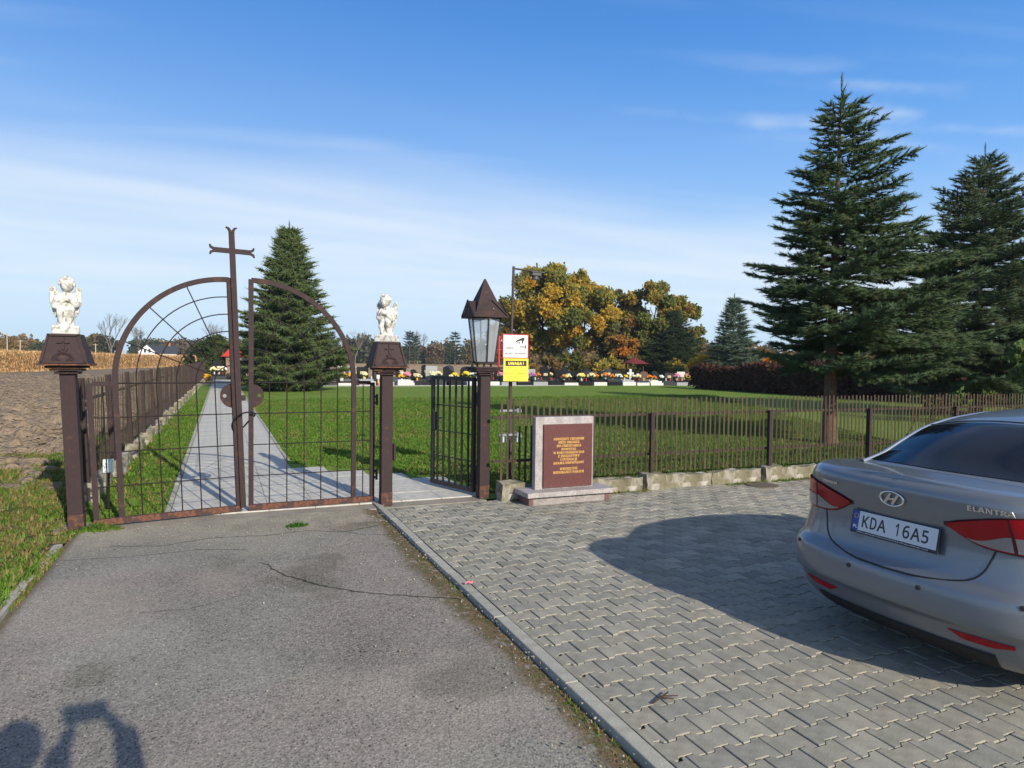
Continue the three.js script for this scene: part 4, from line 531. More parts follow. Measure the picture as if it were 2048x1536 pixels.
    for (const c of arches) { const w = new THREE.Group(); w.name = 'wheel'; w.position.set(c, .315, s * .79); car.add(w); const ty = new THREE.LatheGeometry([[.2, -.09], [.28, -.1], [.308, -.08], [.315, -.04], [.315, .04], [.308, .08], [.28, .1], [.2, .09]].map(p => new THREE.Vector2(...p)), 36); ty.rotateX(Math.PI / 2); part('tyre', ty, std([.02, .02, .021], .9), w); const sp = [at(new THREE.TorusGeometry(.2, .012, 8, 32), 0, 0, s * .075)]; for (let k = 0; k < 5; k++) { const b = at(new THREE.BoxGeometry(.045, .19, .02), 0, .1, s * .07); b.rotateZ(k * Math.PI * .4); sp.push(b); } sp.push(at(new THREE.CylinderGeometry(.04, .04, .03, 16).rotateX(Math.PI / 2), 0, 0, s * .075), at(new THREE.CylinderGeometry(.2, .2, .04, 32).rotateX(Math.PI / 2), 0, 0, s * .03)); part('rim', merge(sp), std([.5, .5, .52], .3, { metalness: .8 }), w); }
  }
  part('grille', patch(16, 4, (u, v) => { const a = (u - .5) * 2, t = TL - Math.abs(a) * .35; return S(t, mix(.42, .56, v), Math.sign(a) || 1); }, .006), blackM, car);
  part('bumper_step', tube([-.6, -.45, -.3, -.15, 0, .15, .3, .45, .6].map(w => { const p = S(tOf(Math.abs(w)), .58, Math.sign(w) || 1); return [p[0] + .012, p[1] - .002, p[2]]; }), .007, 40, 5), blackM, car);
  part('diffuser', grid(30, 3, (u, v) => { const w = (u - .5) * 1.1, p = S(tOf(Math.abs(w)), mix(.16, .26, v), Math.sign(w) || 1); return [p[0] - .006, p[1], p[2]]; }), std([.03, .03, .032], .7), car);
  // number plate
  const pl = new THREE.Group(); pl.name = 'number_plate'; pl.position.set(rear(.765) - .022, .765, .0); pl.rotation.order = 'YXZ'; pl.rotation.y = -Math.PI / 2; pl.rotation.x = -.19; car.add(pl);
  part('plate_frame', rbox(.537, .136, .012, .004, 0, -.003, 0), std([.012, .014, .03], .4), pl);
  part('plate_face', at(panel(.518, .112), 0, .004, .0075), new THREE.MeshStandardMaterial({ roughness: .35, map: paint(1040, 228, (c, w, h) => { c.fillStyle = '#c9ccd0'; c.fillRect(0, 0, w, h); c.fillStyle = '#1b3f8f'; c.fillRect(0, 0, 84, h); c.fillStyle = '#e8e8e8'; c.font = 'bold 52px sans-serif'; c.textAlign = 'center'; c.fillText('PL', 44, 205); c.fillStyle = '#d9b52c'; for (let i = 0; i < 12; i++) { c.beginPath(); c.arc(43 + 26 * Math.cos(i * Math.PI / 6), 62 + 26 * Math.sin(i * Math.PI / 6), 4.5, 0, 7); c.fill(); } c.fillStyle = '#14161c'; c.font = '186px sans-serif'; c.strokeStyle = '#14161c'; c.lineWidth = 7; const put = (t, x, wd) => { c.save(); c.translate(x, 180); const m = c.measureText(t).width; c.scale(wd / m, 1); c.fillText(t, 0, 0); c.strokeText(t, 0, 0); c.restore(); }; put('K', 165, 96); put('D', 275, 98); put('A', 385, 104); put('1', 582, 70); put('6', 684, 92); put('A', 796, 104); put('5', 905, 90); }) }), pl);
  part('frame_print', at(panel(.46, .012), 0, -.0605, .0068), new THREE.MeshStandardMaterial({ roughness: .5, map: paint(920, 24, (c, w, h) => { c.fillStyle = '#0c0e1c'; c.fillRect(0, 0, w, h); c.fillStyle = '#c8ccd2'; const r = mulberry(6); for (let x = 10; x < 900; x += 11 + r() * 6) c.fillRect(x, 5 + r() * 4, 5 + r() * 5, 12); }) }), pl);
  // emblem: oval ring with a slanted letter, and chrome lettering
  const em = new THREE.Group(); em.name = 'emblem'; em.position.set(rear(.94) - .008, .94, 0); em.rotation.order = 'YXZ'; em.rotation.y = -Math.PI / 2; em.rotation.x = .1; car.add(em);
  const ring = new THREE.TorusGeometry(.05, .0055, 8, 40); ring.scale(1.42, .80, .8); part('ring', ring, M.chrome, em);
  const hs = new THREE.Shape([[-.044, -.026], [-.03, -.03], [-.02, -.008], [.016, -.003], [.012, -.031], [.028, -.029], [.044, .026], [.03, .03], [.02, .008], [-.016, .003], [-.012, .031], [-.028, .029]].map(p => new THREE.Vector2(p[0] * .86 + p[1] * .42, p[1]))); part('letter', new THREE.ExtrudeGeometry(hs, { depth: .004, bevelEnabled: true, bevelSize: .001, bevelThickness: .001, bevelSegments: 1 }), M.chrome, em);
  const word = (t, w0, w1, y, h) => { const g = new TextGeometry(t, { font, size: h, depth: .003, curveSegments: 4 }); g.computeBoundingBox(); const L = g.boundingBox.max.x - g.boundingBox.min.x; g.scale((w1 - w0) / L, 1, 1); const p = g.attributes.position; for (let i = 0; i < p.count; i++) { const w = w0 + p.getX(i), yy = y + p.getY(i), q = S(tOf(Math.abs(w)), yy, Math.sign(w) || 1); p.setXYZ(i, q[0] - .003 - p.getZ(i), yy, w); } g.computeVertexNormals(); return g; };
  part('lettering', word('ELANTRA', .40, .60, .957, .026), M.chrome, car); part('lettering', word('PREMIUM', -.50, -.385, .955, .016), M.chrome, car);
}
console.log('car done');
// ---------------------------------------------------------------- plants
const shootGeo = (needles, seed, R = .16) => {                    // one spruce shoot, one unit long, needles all round it
  const r = mulberry(seed), P = []; const tri = (a, b, c) => P.push(...a, ...b, ...c);
  for (let i = 0; i < 5; i++) { const a = i / 5 * 6.283, b = (i + 1) / 5 * 6.283, rr = R * .34; tri([Math.cos(a) * rr, .22, Math.sin(a) * rr], [0, .98, 0], [Math.cos(b) * rr, .22, Math.sin(b) * rr]); tri([Math.cos(a) * rr, .22, Math.sin(a) * rr], [Math.cos(b) * rr, .22, Math.sin(b) * rr], [0, -.02, 0]); }
  for (let i = 0; i < needles; i++) { const y = .02 + .93 * (i + r() * .6) / needles, a = i * 2.4 + r(), c = Math.cos(a), s = Math.sin(a), L = R * (.8 + .4 * r()) * (1 - .35 * Math.max(0, y - .6)), w = R * .085; tri([c * .01 - s * w, y, s * .01 + c * w], [c * .01 + s * w, y, s * .01 - c * w], [c * L, y + L * (.55 + .5 * r()), s * L]); }
  const g = new THREE.BufferGeometry(); g.setAttribute('position', new THREE.Float32BufferAttribute(P, 3)); g.computeVertexNormals(); return g;
};
const bark = std([1, 1, 1], 1, { map: tex(256, 512, (u, v) => { const c = fbm(u * 10, v * 10, 5, 10, 501), k = .5 + c; return [.21 * k, .125 * k, .085 * k]; }, { rep: 2 }), bumpMap: grain, bumpScale: .02 });
const branchWood = std([.045, .032, .022], 1);
const needle = std([1, 1, 1], .7);
function spruce(label, group, pos, o) {
  const { H, R, base, seed, gap, shoot, step, per = 6, hue = [.036, .062, .034], pw = .85, geo, droop = .16, leader = .06 } = o, r = mulberry(seed), t = thing('spruce_tree', label, 'tree', group, pos);
  const list = [], cols = [], wood = [], V = (x, y, z) => new THREE.Vector3(x, y, z);
  part('trunk', (() => { const n = 10, g = grid(12, n, (u, v) => { const a = u * 6.2832, y = v * H * .97 - .1, k = o.trunk * (1 - v * .93) * (1 + .35 * Math.exp(-v * 22)) * (1 + .14 * (vn(Math.cos(a) * 3 + 9, y * 5 + Math.sin(a) * 3, 0, seed) - .5)); return [Math.cos(a) * k + o.lean * v * v, y, Math.sin(a) * k, u * 2, y]; }); return g; })(), bark, t);
  const put = (p, d, L) => { list.push(M4(p.x, p.y, p.z, qTo(d), new THREE.Vector3(L * o.fat, L, L * o.fat))); const k = .7 + .6 * r(), y = r() < .12 ? 1.35 : 1; cols.push(lin(hue[0] * k * y, hue[1] * k, hue[2] * k * (.85 + .3 * r()))); };
  for (let y = base; y < H * (1 - leader); y += gap * (1 - .45 * y / H) * (.8 + .4 * r())) {
    const f = (y - base) / (H - base), n = Math.round(per * (1 - .25 * f)); const a0 = r() * 6.28;
    for (let b = 0; b < n; b++) {
      const az = a0 + b * 6.283 / n + (r() - .5) * .5; let len = R * (Math.min(1, (o.wide ?? 1.3) * Math.pow(1 - f, 1.12)) * (.66 + .5 * r()) + .015); if (f < .12) len *= .72 + 2.2 * f; if (o.side) len *= 1 + o.side * Math.cos(az - (o.sideAz ?? 0)); if (r() < .12) len *= 1.22;
      const up = mix(.02, .55, f * f) + (r() - .5) * .18, dir = V(Math.cos(az), 0, Math.sin(az)), side = V(-dir.z, 0, dir.x), o0 = V(o.lean * (y / H) ** 2, y, 0);
      const at_ = (u) => o0.clone().addScaledVector(dir, u * len).add(V(0, len * (up * u - droop * 2.2 * u * (1 - f) * (1 - u * .95)) , 0));
      const pts = []; for (let q = 0; q <= 4; q++) pts.push(at_(q / 4).toArray()); wood.push(tube(pts, Math.max(.005, o.trunk * .08 * (len / R)), 5, 4));
      const N = Math.max(2, Math.round(len / step));
      for (let q = 1; q <= N; q++) {
        const u = .12 + .88 * q / N, p = at_(u), d0 = at_(Math.min(1, u + .05)).sub(at_(u - .05)).normalize(); if (q === N) { put(p, d0, shoot * 1.3); }
        for (const sg of [-1, 1]) { const tl = Math.min(.42 * len * (1 - u * .82) + shoot * .4, .62 * R), td = d0.clone().multiplyScalar(.62).addScaledVector(side, sg * (.75 + .3 * r())).add(V(0, -.06 + (r() - .45) * .25, 0)).normalize(), K = Math.max(1, Math.round(tl / (shoot * .62)));
          for (let k = 0; k < K; k++) { const pp = p.clone().addScaledVector(td, tl * k / K); pp.y -= .05 * tl * k / K; const dd = td.clone().addScaledVector(d0, .35 * (r() - .2)).addScaledVector(side, .5 * (r() - .5)).add(V(0, (r() - .42) * .55, 0)).normalize(); put(pp, dd, shoot * (.75 + .5 * r())); if (r() < .5) put(pp, d0.clone().addScaledVector(side, -sg * .7).add(V(0, .3 * r() - .1, 0)).normalize(), shoot * .7); } }
        if (r() < .6) put(p, d0.clone().add(V((r() - .5) * .5, .35 * r(), (r() - .5) * .5)).normalize(), shoot * .9);
      }
    }
  }
  for (let y = H * .86; y < H * .985; y += shoot * .3) { const k = y > H * .945 ? .12 : 2.2; put(V(o.lean * .95 + (r() - .5) * .02, y, 0), V((r() - .5) * k, .8, (r() - .5) * k).normalize(), shoot * (k > 1 ? 1.15 : .8)); }
  part('branches', merge(wood), branchWood, t); instanced('crown', geo, needle, list, t, cols); return list.length;
}
const shootNear = shootGeo(30, 1), shootFar = shootGeo(12, 2, .26);
let count = 0;
count += spruce('tall dense spruce just behind the fence, nearest to the car', 'spruces in the cemetery', [12.05, 0, 10.7], { H: 7.9, R: 2.35, base: 1.7, seed: 11, gap: .29, shoot: .215, step: .125, trunk: .15, lean: .1, side: .38, sideAz: 0, fat: 1.75, geo: shootNear, hue: [.060, .096, .040], per: 7, leader: .09 });
count += spruce('second tall spruce at the right edge behind the fence, hung with brown cones', 'spruces in the cemetery', [24.9, 0, 15.8], { H: 9.7, R: 3.7, base: 1.0, seed: 12, gap: .33, shoot: .29, step: .17, trunk: .18, lean: .1, fat: 1.75, geo: shootNear, hue: [.058, .088, .038], per: 7, leader: .07 });
count += spruce('broad spruce on the lawn behind the right gate leaf', 'spruces in the cemetery', [3.45, 0, 38.8], { H: 9.1, R: 2.75, base: .25, seed: 13, gap: .27, shoot: .40, step: .26, trunk: .17, lean: .0, fat: 1.5, geo: shootFar, hue: [.072, .105, .036], per: 10, pw: .72, droop: .1 });
count += spruce('small bluish spruce standing alone at the lawn edge, left of the tall spruce', 'spruces in the cemetery', [38.6, 0, 44], { H: 7.4, R: 1.85, base: .9, seed: 14, gap: .30, shoot: .44, step: .32, trunk: .12, lean: 0, fat: 1.5, geo: shootFar, hue: [.066, .10, .066], per: 8, droop: .05 });
count += spruce('dark green conifer in front of the autumn trees', 'spruces in the cemetery', [40.5, 0, 54.6], { H: 7.0, R: 3.0, base: 1.4, seed: 15, gap: .36, shoot: .5, step: .36, trunk: .13, lean: 0, fat: 1.1, geo: shootFar, hue: [.03, .05, .02], per: 9, pw: .6 });
console.log('shoots', count);
{ // brown cones on the second spruce
  const r = mulberry(3), g = new THREE.LatheGeometry([[0, 0], [.016, .02], [.02, .06], [.012, .11], [0, .13]].map(p => new THREE.Vector2(...p)), 6), l = []; for (let i = 0; i < 70; i++) { const y = 6 + 2.6 * r(), a = 2.2 + r() * 3.2, rr = 3.7 * Math.pow(1 - (y - 1.2) / 8.5, .85) * (.75 + .2 * r()); l.push(M4(Math.cos(a) * rr, y, Math.sin(a) * rr * -1 * (Math.sin(a) < 0 ? -1 : 1), eul(Math.PI, r() * 6, 0), 1.3)); }
  instanced('cones', g, std([.17, .085, .035], .8), l, scene.getObjectByName('spruce_tree_001'));
}
// leafy trees ------------------------------------------------------------
const leafGeo = (n, size, seed, curl = .3) => { const r = mulberry(seed), P = []; for (let i = 0; i < n; i++) { const c = new THREE.Vector3((r() - .5), (r() - .5), (r() - .5)).multiplyScalar(1.1), q = eul(r() * 6, r() * 6, r() * 6), v = (x, y, z) => new THREE.Vector3(x, y, z).applyQuaternion(q).add(c).toArray(); const s = size * (.7 + .6 * r()), w = s * .42; const a = v(0, 0, 0), b = v(w, s * .45, curl * s * .3), d = v(-w, s * .45, curl * s * .3), e = v(0, s, 0); P.push(...a, ...b, ...e, ...a, ...e, ...d); } const g = new THREE.BufferGeometry(); g.setAttribute('position', new THREE.Float32BufferAttribute(P, 3)); g.computeVertexNormals(); return g; };
const leafClump = leafGeo(9, .62, 5), leafM = new THREE.MeshPhysicalMaterial({ color: lin(1, 1, 1), roughness: 1, specularIntensity: .2, transmission: .4, thickness: 0, side: THREE.DoubleSide }), barkGrey = std([.085, .07, .055], 1, { map: blotch, bumpMap: grain, bumpScale: .02 });
function limbs(r, out, p, d, L, rad, depth, tips, spread) { // recursive limbs; tips collect the ends
  const e = p.clone().addScaledVector(d, L), m = p.clone().lerp(e, .5).add(new THREE.Vector3((r() - .5), (r() - .5) * .4, (r() - .5)).multiplyScalar(L * .12)); out.push(new THREE.TubeGeometry(new THREE.QuadraticBezierCurve3(p, m, e), 4, rad, depth > 2 ? 6 : 4, false)); if (depth <= 0) { tips.push(e); return; } const n = depth > 2 ? 3 : 2 + (r() < .5 ? 1 : 0);
  for (let i = 0; i < n; i++) { const nd = d.clone().add(new THREE.Vector3((r() - .5), (r() - .15) * .7, (r() - .5)).multiplyScalar(spread)).normalize(); limbs(r, out, i ? p.clone().lerp(e, .72 + .28 * r()) : e, nd, L * (.62 + .25 * r()), rad * .62, depth - 1, tips, spread); } }
function leafy(name, label, group, pos, o) {
  const r = mulberry(o.seed), t = thing(name, label, o.cat ?? 'tree', group, pos), w = [], tips = [];
  const nt = o.stems ?? 1; for (let i = 0; i < nt; i++) limbs(r, w, new THREE.Vector3((r() - .5) * .3 * (nt - 1), -.1, (r() - .5) * .3 * (nt - 1)), new THREE.Vector3((r() - .5) * (nt > 1 ? .9 : .15), 1, (r() - .5) * (nt > 1 ? .9 : .15)).normalize(), o.H * .30, o.rad ?? o.H * .016, o.depth ?? 3, tips, 1.15);
  part('trunk', merge(w), o.bark ?? barkGrey, t); if (!o.n) return;
  const lobes = []; for (let i = 0; i < (o.lobes ?? 26); i++) { const a = r() * 6.283, v = Math.acos(1 - 2 * r()), k = Math.cbrt(.25 + .75 * r()), x = Math.sin(v) * Math.cos(a) * k, z = Math.sin(v) * Math.sin(a) * k, y = Math.cos(v) * k; lobes.push([x * o.R * (1 - .25 * Math.max(0, y)), o.low + (o.H - o.low) * (.5 + .5 * y) * .97, z * o.R * (1 - .25 * Math.max(0, y)), o.R * (.11 + .15 * r()), r()]); }
  const list = [], cols = [];
  for (let i = 0; i < o.n; i++) { const b = lobes[r() * lobes.length | 0], a = r() * 6.283, v = Math.acos(1 - 2 * r()), k = b[3] * Math.pow(r(), .42); const p = [b[0] + Math.sin(v) * Math.cos(a) * k, b[1] + Math.cos(v) * k * .8, b[2] + Math.sin(v) * Math.sin(a) * k]; if (p[1] < (o.min ?? .1)) continue; list.push(M4(...p, eul(r() * 6, r() * 6, r() * 6), o.leaf * (.7 + .7 * r()))); const c = o.cols[Math.min(o.cols.length - 1, (b[4] * .75 + r() * .35) * o.cols.length | 0)], q = .75 + .5 * r(); cols.push(lin(c[0] * q, c[1] * q, c[2] * q)); }
  instanced('crown', leafClump, leafM, list, t, cols);
}
const GOLD = [[.60, .33, .04], [.52, .35, .05], [.38, .30, .05], [.24, .23, .05], [.14, .165, .04]], GREEN = [[.12, .15, .035], [.16, .17, .04], [.24, .21, .045], [.36, .25, .05]], RUSTY = [[.52, .20, .03], [.42, .19, .035], [.24, .14, .04], [.14, .11, .035]], BROWN = [[.22, .14, .045], [.15, .11, .035], [.26, .16, .05], [.11, .10, .035]], YEL = [[.66, .40, .035], [.55, .38, .06], [.34, .29, .06]];
const GR = 'autumn trees behind the graves';
leafy('autumn_tree', 'brownish leafy tree behind the lantern, left end of the autumn trees', GR, [27.2, 0, 64.5], { H: 8.6, R: 2.2, low: 1.2, n: 2300, leaf: .36, seed: 21, cols: BROWN });
leafy('autumn_tree', 'tallest golden autumn tree, behind the floodlight pole', GR, [30.6, 0, 62.5], { H: 12.2, R: 4.6, low: 2.8, n: 7000, leaf: .34, seed: 22, cols: GOLD, lobes: 85 });
leafy('autumn_tree', 'second golden autumn tree, with a bare dark lower trunk', GR, [33.9, 0, 61], { H: 10.9, R: 3.7, low: 2.9, n: 5000, leaf: .33, seed: 23, cols: GOLD, lobes: 62 });
leafy('autumn_tree', 'olive thin-crowned tree between the golden and the green tree', GR, [37.2, 0, 60], { H: 9.2, R: 3.0, low: 1.8, n: 2400, leaf: .33, seed: 24, cols: [[.20, .17, .06], [.14, .15, .05], [.34, .22, .05]], depth: 4, lobes: 46 });
leafy('autumn_tree', 'rust orange tree in the middle of the autumn trees', GR, [36.2, 0, 57], { H: 6.8, R: 1.7, low: 1.4, n: 2000, leaf: .33, seed: 25, cols: RUSTY });
leafy('autumn_tree', 'dark green leafy tree right of the golden trees', GR, [40.2, 0, 58], { H: 10.1, R: 3.6, low: 1.3, n: 5200, leaf: .35, seed: 26, cols: GREEN, lobes: 60 });
leafy('autumn_tree', 'thin yellowing tree at the right end of the autumn trees', GR, [43.0, 0, 57], { H: 8.6, R: 2.6, low: 1.6, n: 2200, leaf: .34, seed: 27, cols: [[.25, .22, .05], [.15, .17, .045], [.32, .22, .05]], lobes: 40 });
const UB = 'bushes under the autumn trees', ubp = [[27, 55, 2.2, BROWN, 'dark brown-green bush behind the surveillance sign'], [29.2, 54, 2.9, [[.2, .19, .03], [.14, .14, .03], [.1, .1, .025]], 'yellow-green bush below the tallest golden tree'], [31.6, 55, 2.2, BROWN, 'low brownish bush between the two golden trees'], [32.4, 53, 2.5, YEL, 'bright golden bush below the second golden tree'], [34.6, 54, 2.3, GREEN, 'dull green bush right of the bright golden bush'], [36.6, 53, 2.2, [[.15, .14, .03], [.1, .1, .03]], 'olive bush below the rust orange tree'], [38.6, 52, 2.0, GREEN, 'dark green bush behind the red roofed shelter'], [41.8, 51.5, 2.2, [[.2, .17, .03], [.12, .12, .03]], 'yellowish bush at the foot of the dark conifer'], [43.8, 52, 2.0, RUSTY, 'rusty bush right of the dark conifer']];
ubp.forEach(([x, F, H, c, label], i) => leafy('bush', label, UB, [x, 0, F], { H, R: 1.35, low: .1, n: 620, leaf: .32, seed: 60 + i, cols: c, stems: 4, depth: 2, rad: .04, cat: 'bush', lobes: 12, min: .02 }));
leafy('bush', 'orange autumn bush left of the small bluish spruce', 'autumn bushes at the lawn edge', [39, 0, 48], { H: 2.6, R: 1.6, low: .1, n: 600, leaf: .32, seed: 81, cols: YEL, stems: 4, depth: 2, rad: .04, cat: 'bush', lobes: 10 });
leafy('bush', 'orange autumn bush right of the small bluish spruce', 'autumn bushes at the lawn edge', [43.5, 0, 45], { H: 2.8, R: 1.8, low: .1, n: 700, leaf: .32, seed: 82, cols: RUSTY, stems: 4, depth: 2, rad: .04, cat: 'bush', lobes: 10 });
leafy('bush', 'dark clipped evergreen bush at the right end of the graves', null, [36.9, 0, 44.6], { H: 1.7, R: 1.0, low: .1, n: 700, leaf: .22, seed: 83, cols: [[.018, .03, .014], [.025, .035, .016]], stems: 4, depth: 2, rad: .03, cat: 'bush', lobes: 10 });
leafy('bush', 'light green broad-leaved bush at the right edge beyond the fence', null, [21.2, 0, 11.4], { H: 2.6, R: 1.2, low: .2, n: 420, leaf: .2, seed: 84, cols: [[.10, .16, .05], [.13, .18, .06]], stems: 5, depth: 2, rad: .025, cat: 'bush', lobes: 12 });
leafy('bush', 'tangled half-bare bush behind the fence, right of the spruce trunk', null, [14.2, 0, 9.2], { H: 1.35, R: .9, low: .1, n: 160, leaf: .11, seed: 85, cols: [[.10, .15, .04], [.15, .1, .05]], stems: 9, depth: 3, rad: .012, cat: 'bush', lobes: 12, bark: bark });
for (const [k, x, F, H, c, lab] of [[86, 31.2, 36, 1.5, 0, 'brown beech hedge section nearest the small bluish spruce'], [87, 31, 31, 1.6, 0, 'brown beech hedge section in the middle of the right boundary'], [88, 30.8, 26, 1.7, 0, 'brown beech hedge section behind the spruce trunk'], [89, 33, 21, 1.9, 0, 'brown beech hedge section between the two tall spruces'], [90, 36, 17.5, 2.1, 0, 'brown beech hedge section at the right edge']]) {
  const r = mulberry(k), t = thing('hedge', lab, 'hedge', 'brown hedge along the right boundary', [x, 0, F]), l = [], cs = [], w = []; for (let i = 0; i < 4200; i++) { const a = (r() - .5) * 6.2, y = Math.sqrt(r()) * H * (.86 + .2 * vn(a * 1.5 + k * 9, 2, 0, k)), z = (r() - .5) * 1.3; l.push(M4((k > 88 ? a : z), y, (k > 88 ? z : a), eul(r() * 6, r() * 6, r() * 6), .2 + .14 * r())); const q = .6 + .7 * r(); cs.push(lin(.10 * q, .048 * q, .03 * q)); } for (let i = 0; i < 26; i++) { const a = -3 + i * .24; w.push(rod(k > 88 ? [a, -.05, 0] : [0, -.05, a], k > 88 ? [a + .1, H * .8, .1] : [.1, H * .8, a + .1], .02, 4)); } part('stems', merge(w), barkGrey, t); instanced('leaves', leafClump, leafM, l, t, cs);
}
console.log('trees done');
// ---------------------------------------------------------------- graves
{
  const gran = { black: std([.014, .015, .017], .16), dark: std([.045, .048, .052], .22, { map: speckle }), grey: std([.34, .35, .36], .35, { map: speckle }), white: std([.66, .65, .62], .5, { map: speckle }), brown: std([.14, .075, .06], .25, { map: speckle }) };
  const ord = ['first', 'second', 'third', 'fourth', 'fifth', 'sixth', 'seventh', 'eighth', 'ninth', 'tenth', 'eleventh', 'twelfth', 'thirteenth', 'fourteenth', 'fifteenth', 'sixteenth', 'seventeenth', 'eighteenth', 'nineteenth', 'twentieth', 'twenty-first', 'twenty-second', 'twenty-third', 'twenty-fourth', 'twenty-fifth', 'twenty-sixth', 'twenty-seventh', 'twenty-eighth'];
  const r = mulberry(404), flower = {}, FC = { yellow: [.72, .52, .04], cream: [.72, .66, .38], white: [.75, .75, .72], pink: [.62, .22, .30], orange: [.60, .20, .04], purple: [.36, .14, .36], gold: [.78, .42, .02], red: [.45, .03, .03] };
  const petal = Object.fromEntries(Object.entries(FC).map(([k, c]) => [k, std(c, .8)])), leafG = std([.045, .075, .025], .9), potM = [std([.2, .06, .03], .8), std([.5, .5, .48], .6), std([.03, .03, .03], .5)];
  const bloom = [0, 1, 2].map(s => { const q = mulberry(50 + s), l = []; for (let i = 0; i < 26; i++) { const a = q() * 6.28, v = q() * 1.5, g = new THREE.IcosahedronGeometry(.05 + .02 * q(), 0); l.push(at(g, Math.sin(v) * Math.cos(a) * .19, .24 + Math.cos(v) * .15, Math.sin(v) * Math.sin(a) * .19)); } return merge(l); });
  const leaves = [0, 1].map(s => { const q = mulberry(70 + s), l = []; for (let i = 0; i < 22; i++) { const a = q() * 6.28, g = new THREE.ConeGeometry(.03, .2, 3); g.rotateZ(.9 + q() * .5); g.rotateY(a); l.push(at(g, Math.cos(a) * .1, .15 + .08 * q(), -Math.sin(a) * .1)); } return merge(l); });
  const potG = new THREE.LatheGeometry([[0, 0], [.075, 0], [.1, .13], [.085, .135]].map(p => new THREE.Vector2(...p)), 10), lampG = new THREE.LatheGeometry([[0, 0], [.045, 0], [.05, .02], [.05, .17], [.035, .19], [.0, .24]].map(p => new THREE.Vector2(...p)), 10);
  const bouquet = (c, x, y, F, s, where) => { const t = thing('flower_pot', `pot of ${c} flowers ${where}`, 'flowers', 'flowers on the graves', [x, y, F], r() * 6); t.scale.setScalar(s); part('pot', potG, potM[r() * 3 | 0], t); part('leaves', leaves[r() * 2 | 0], leafG, t); part('blooms', bloom[r() * 3 | 0], petal[c], t); };
  const candle = (c, x, y, F, where) => single('grave_candle', `${c} grave candle ${where}`, 'candle', 'candles on the graves', lampG, { white: gran.white, red: petal.red, amber: petal.gold }[c], [x, y, F]);
  const colName = { black: 'black granite', dark: 'dark grey granite', grey: 'light grey stone', white: 'white stone', brown: 'brown granite' };
  const front = [ // x, slab colour, plinth colour, headstone colour, kind, height, flowers
    [6.55, 'black', 'dark', 0, '', 0, ['pink', 'cream']], [7.75, 'dark', 'white', 'brown', 'round', .9, ['pink', 'gold', 'gold']], [9.1, 'grey', 'white', 'black', 'flat', 1.0, ['cream']], [10.3, 'dark', 'grey', 'dark', 'flat', .8, ['white']], [11.7, 'white', 'white', 0, '', 0, ['gold', 'pink']], [12.85, 'black', 'black', 'black', 'wave', .95, ['cream']], [14.0, 'dark', 'dark', 'grey', 'flat', 1.15, ['cream', 'cream']], [15.3, 'black', 'black', 'black', 'wave', 1.2, ['cream', 'yellow']], [16.6, 'black', 'white', 'black', 'round', 1.1, ['yellow', 'white']], [17.9, 'black', 'white', 'dark', 'flat', .9, ['white', 'purple']], [19.2, 'black', 'grey', 'black', 'round', .9, ['pink', 'white']], [20.45, 'brown', 'black', 'dark', 'flat', .8, ['pink', 'purple']], [21.7, 'dark', 'grey', 'grey', 'flat', .95, ['purple', 'orange']], [22.95, 'black', 'black', 'black', 'flat', 1.0, []], [24.2, 'black', 'white', 'black', 'wave', 1.05, ['orange', 'cream']], [25.45, 'black', 'black', 'black', 'round', .95, ['cream', 'yellow']], [26.65, 'black', 'white', 'dark', 'flat', .8, ['cream', 'orange']], [27.9, 'dark', 'black', 'black', 'flat', .85, ['orange', 'orange']], [29.15, 'grey', 'white', 'black', 'flat', .9, ['white', 'yellow']], [30.4, 'dark', 'white', 'white', 'cross', 1.1, ['cream', 'cream']], [31.65, 'white', 'white', 'brown', 'round', .9, ['orange', 'orange']], [32.85, 'dark', 'dark', 'black', 'wave', .95, ['white']], [34.05, 'black', 'grey', 'dark', 'flat', .7, ['pink']], [35.2, 'dark', 'white', 'white', 'flat', .85, ['yellow', 'pink']]];
  const back = [[7.2, 'black', 'black', 'dark', 'cross', 1.25, ['red']], [9.0, 'dark', 'grey', 'grey', 'flat', 1.0, ['cream']], [10.9, 'black', 'dark', 'black', 'round', 1.15, ['yellow']], [12.7, 'brown', 'grey', 'black', 'flat', 1.1, ['white']], [14.7, 'black', 'dark', 'black', 'wave', 1.3, ['yellow']], [16.5, 'dark', 'grey', 'dark', 'round', 1.2, ['orange']], [18.4, 'black', 'grey', 'black', 'cross', 1.35, ['white']], [20.3, 'dark', 'dark', 'dark', 'flat', 1.05, ['cream']], [22.4, 'black', 'grey', 'black', 'round', 1.15, ['orange']], [24.6, 'dark', 'dark', 'black', 'flat', 1.2, ['cream']], [26.6, 'black', 'grey', 'black', 'wave', 1.15, ['white']], [28.5, 'dark', 'dark', 'black', 'flat', 1.05, ['cream']], [30.6, 'black', 'dark', 'dark', 'round', 1.1, ['orange']], [32.8, 'dark', 'grey', 'black', 'flat', 1.0, ['white']]];
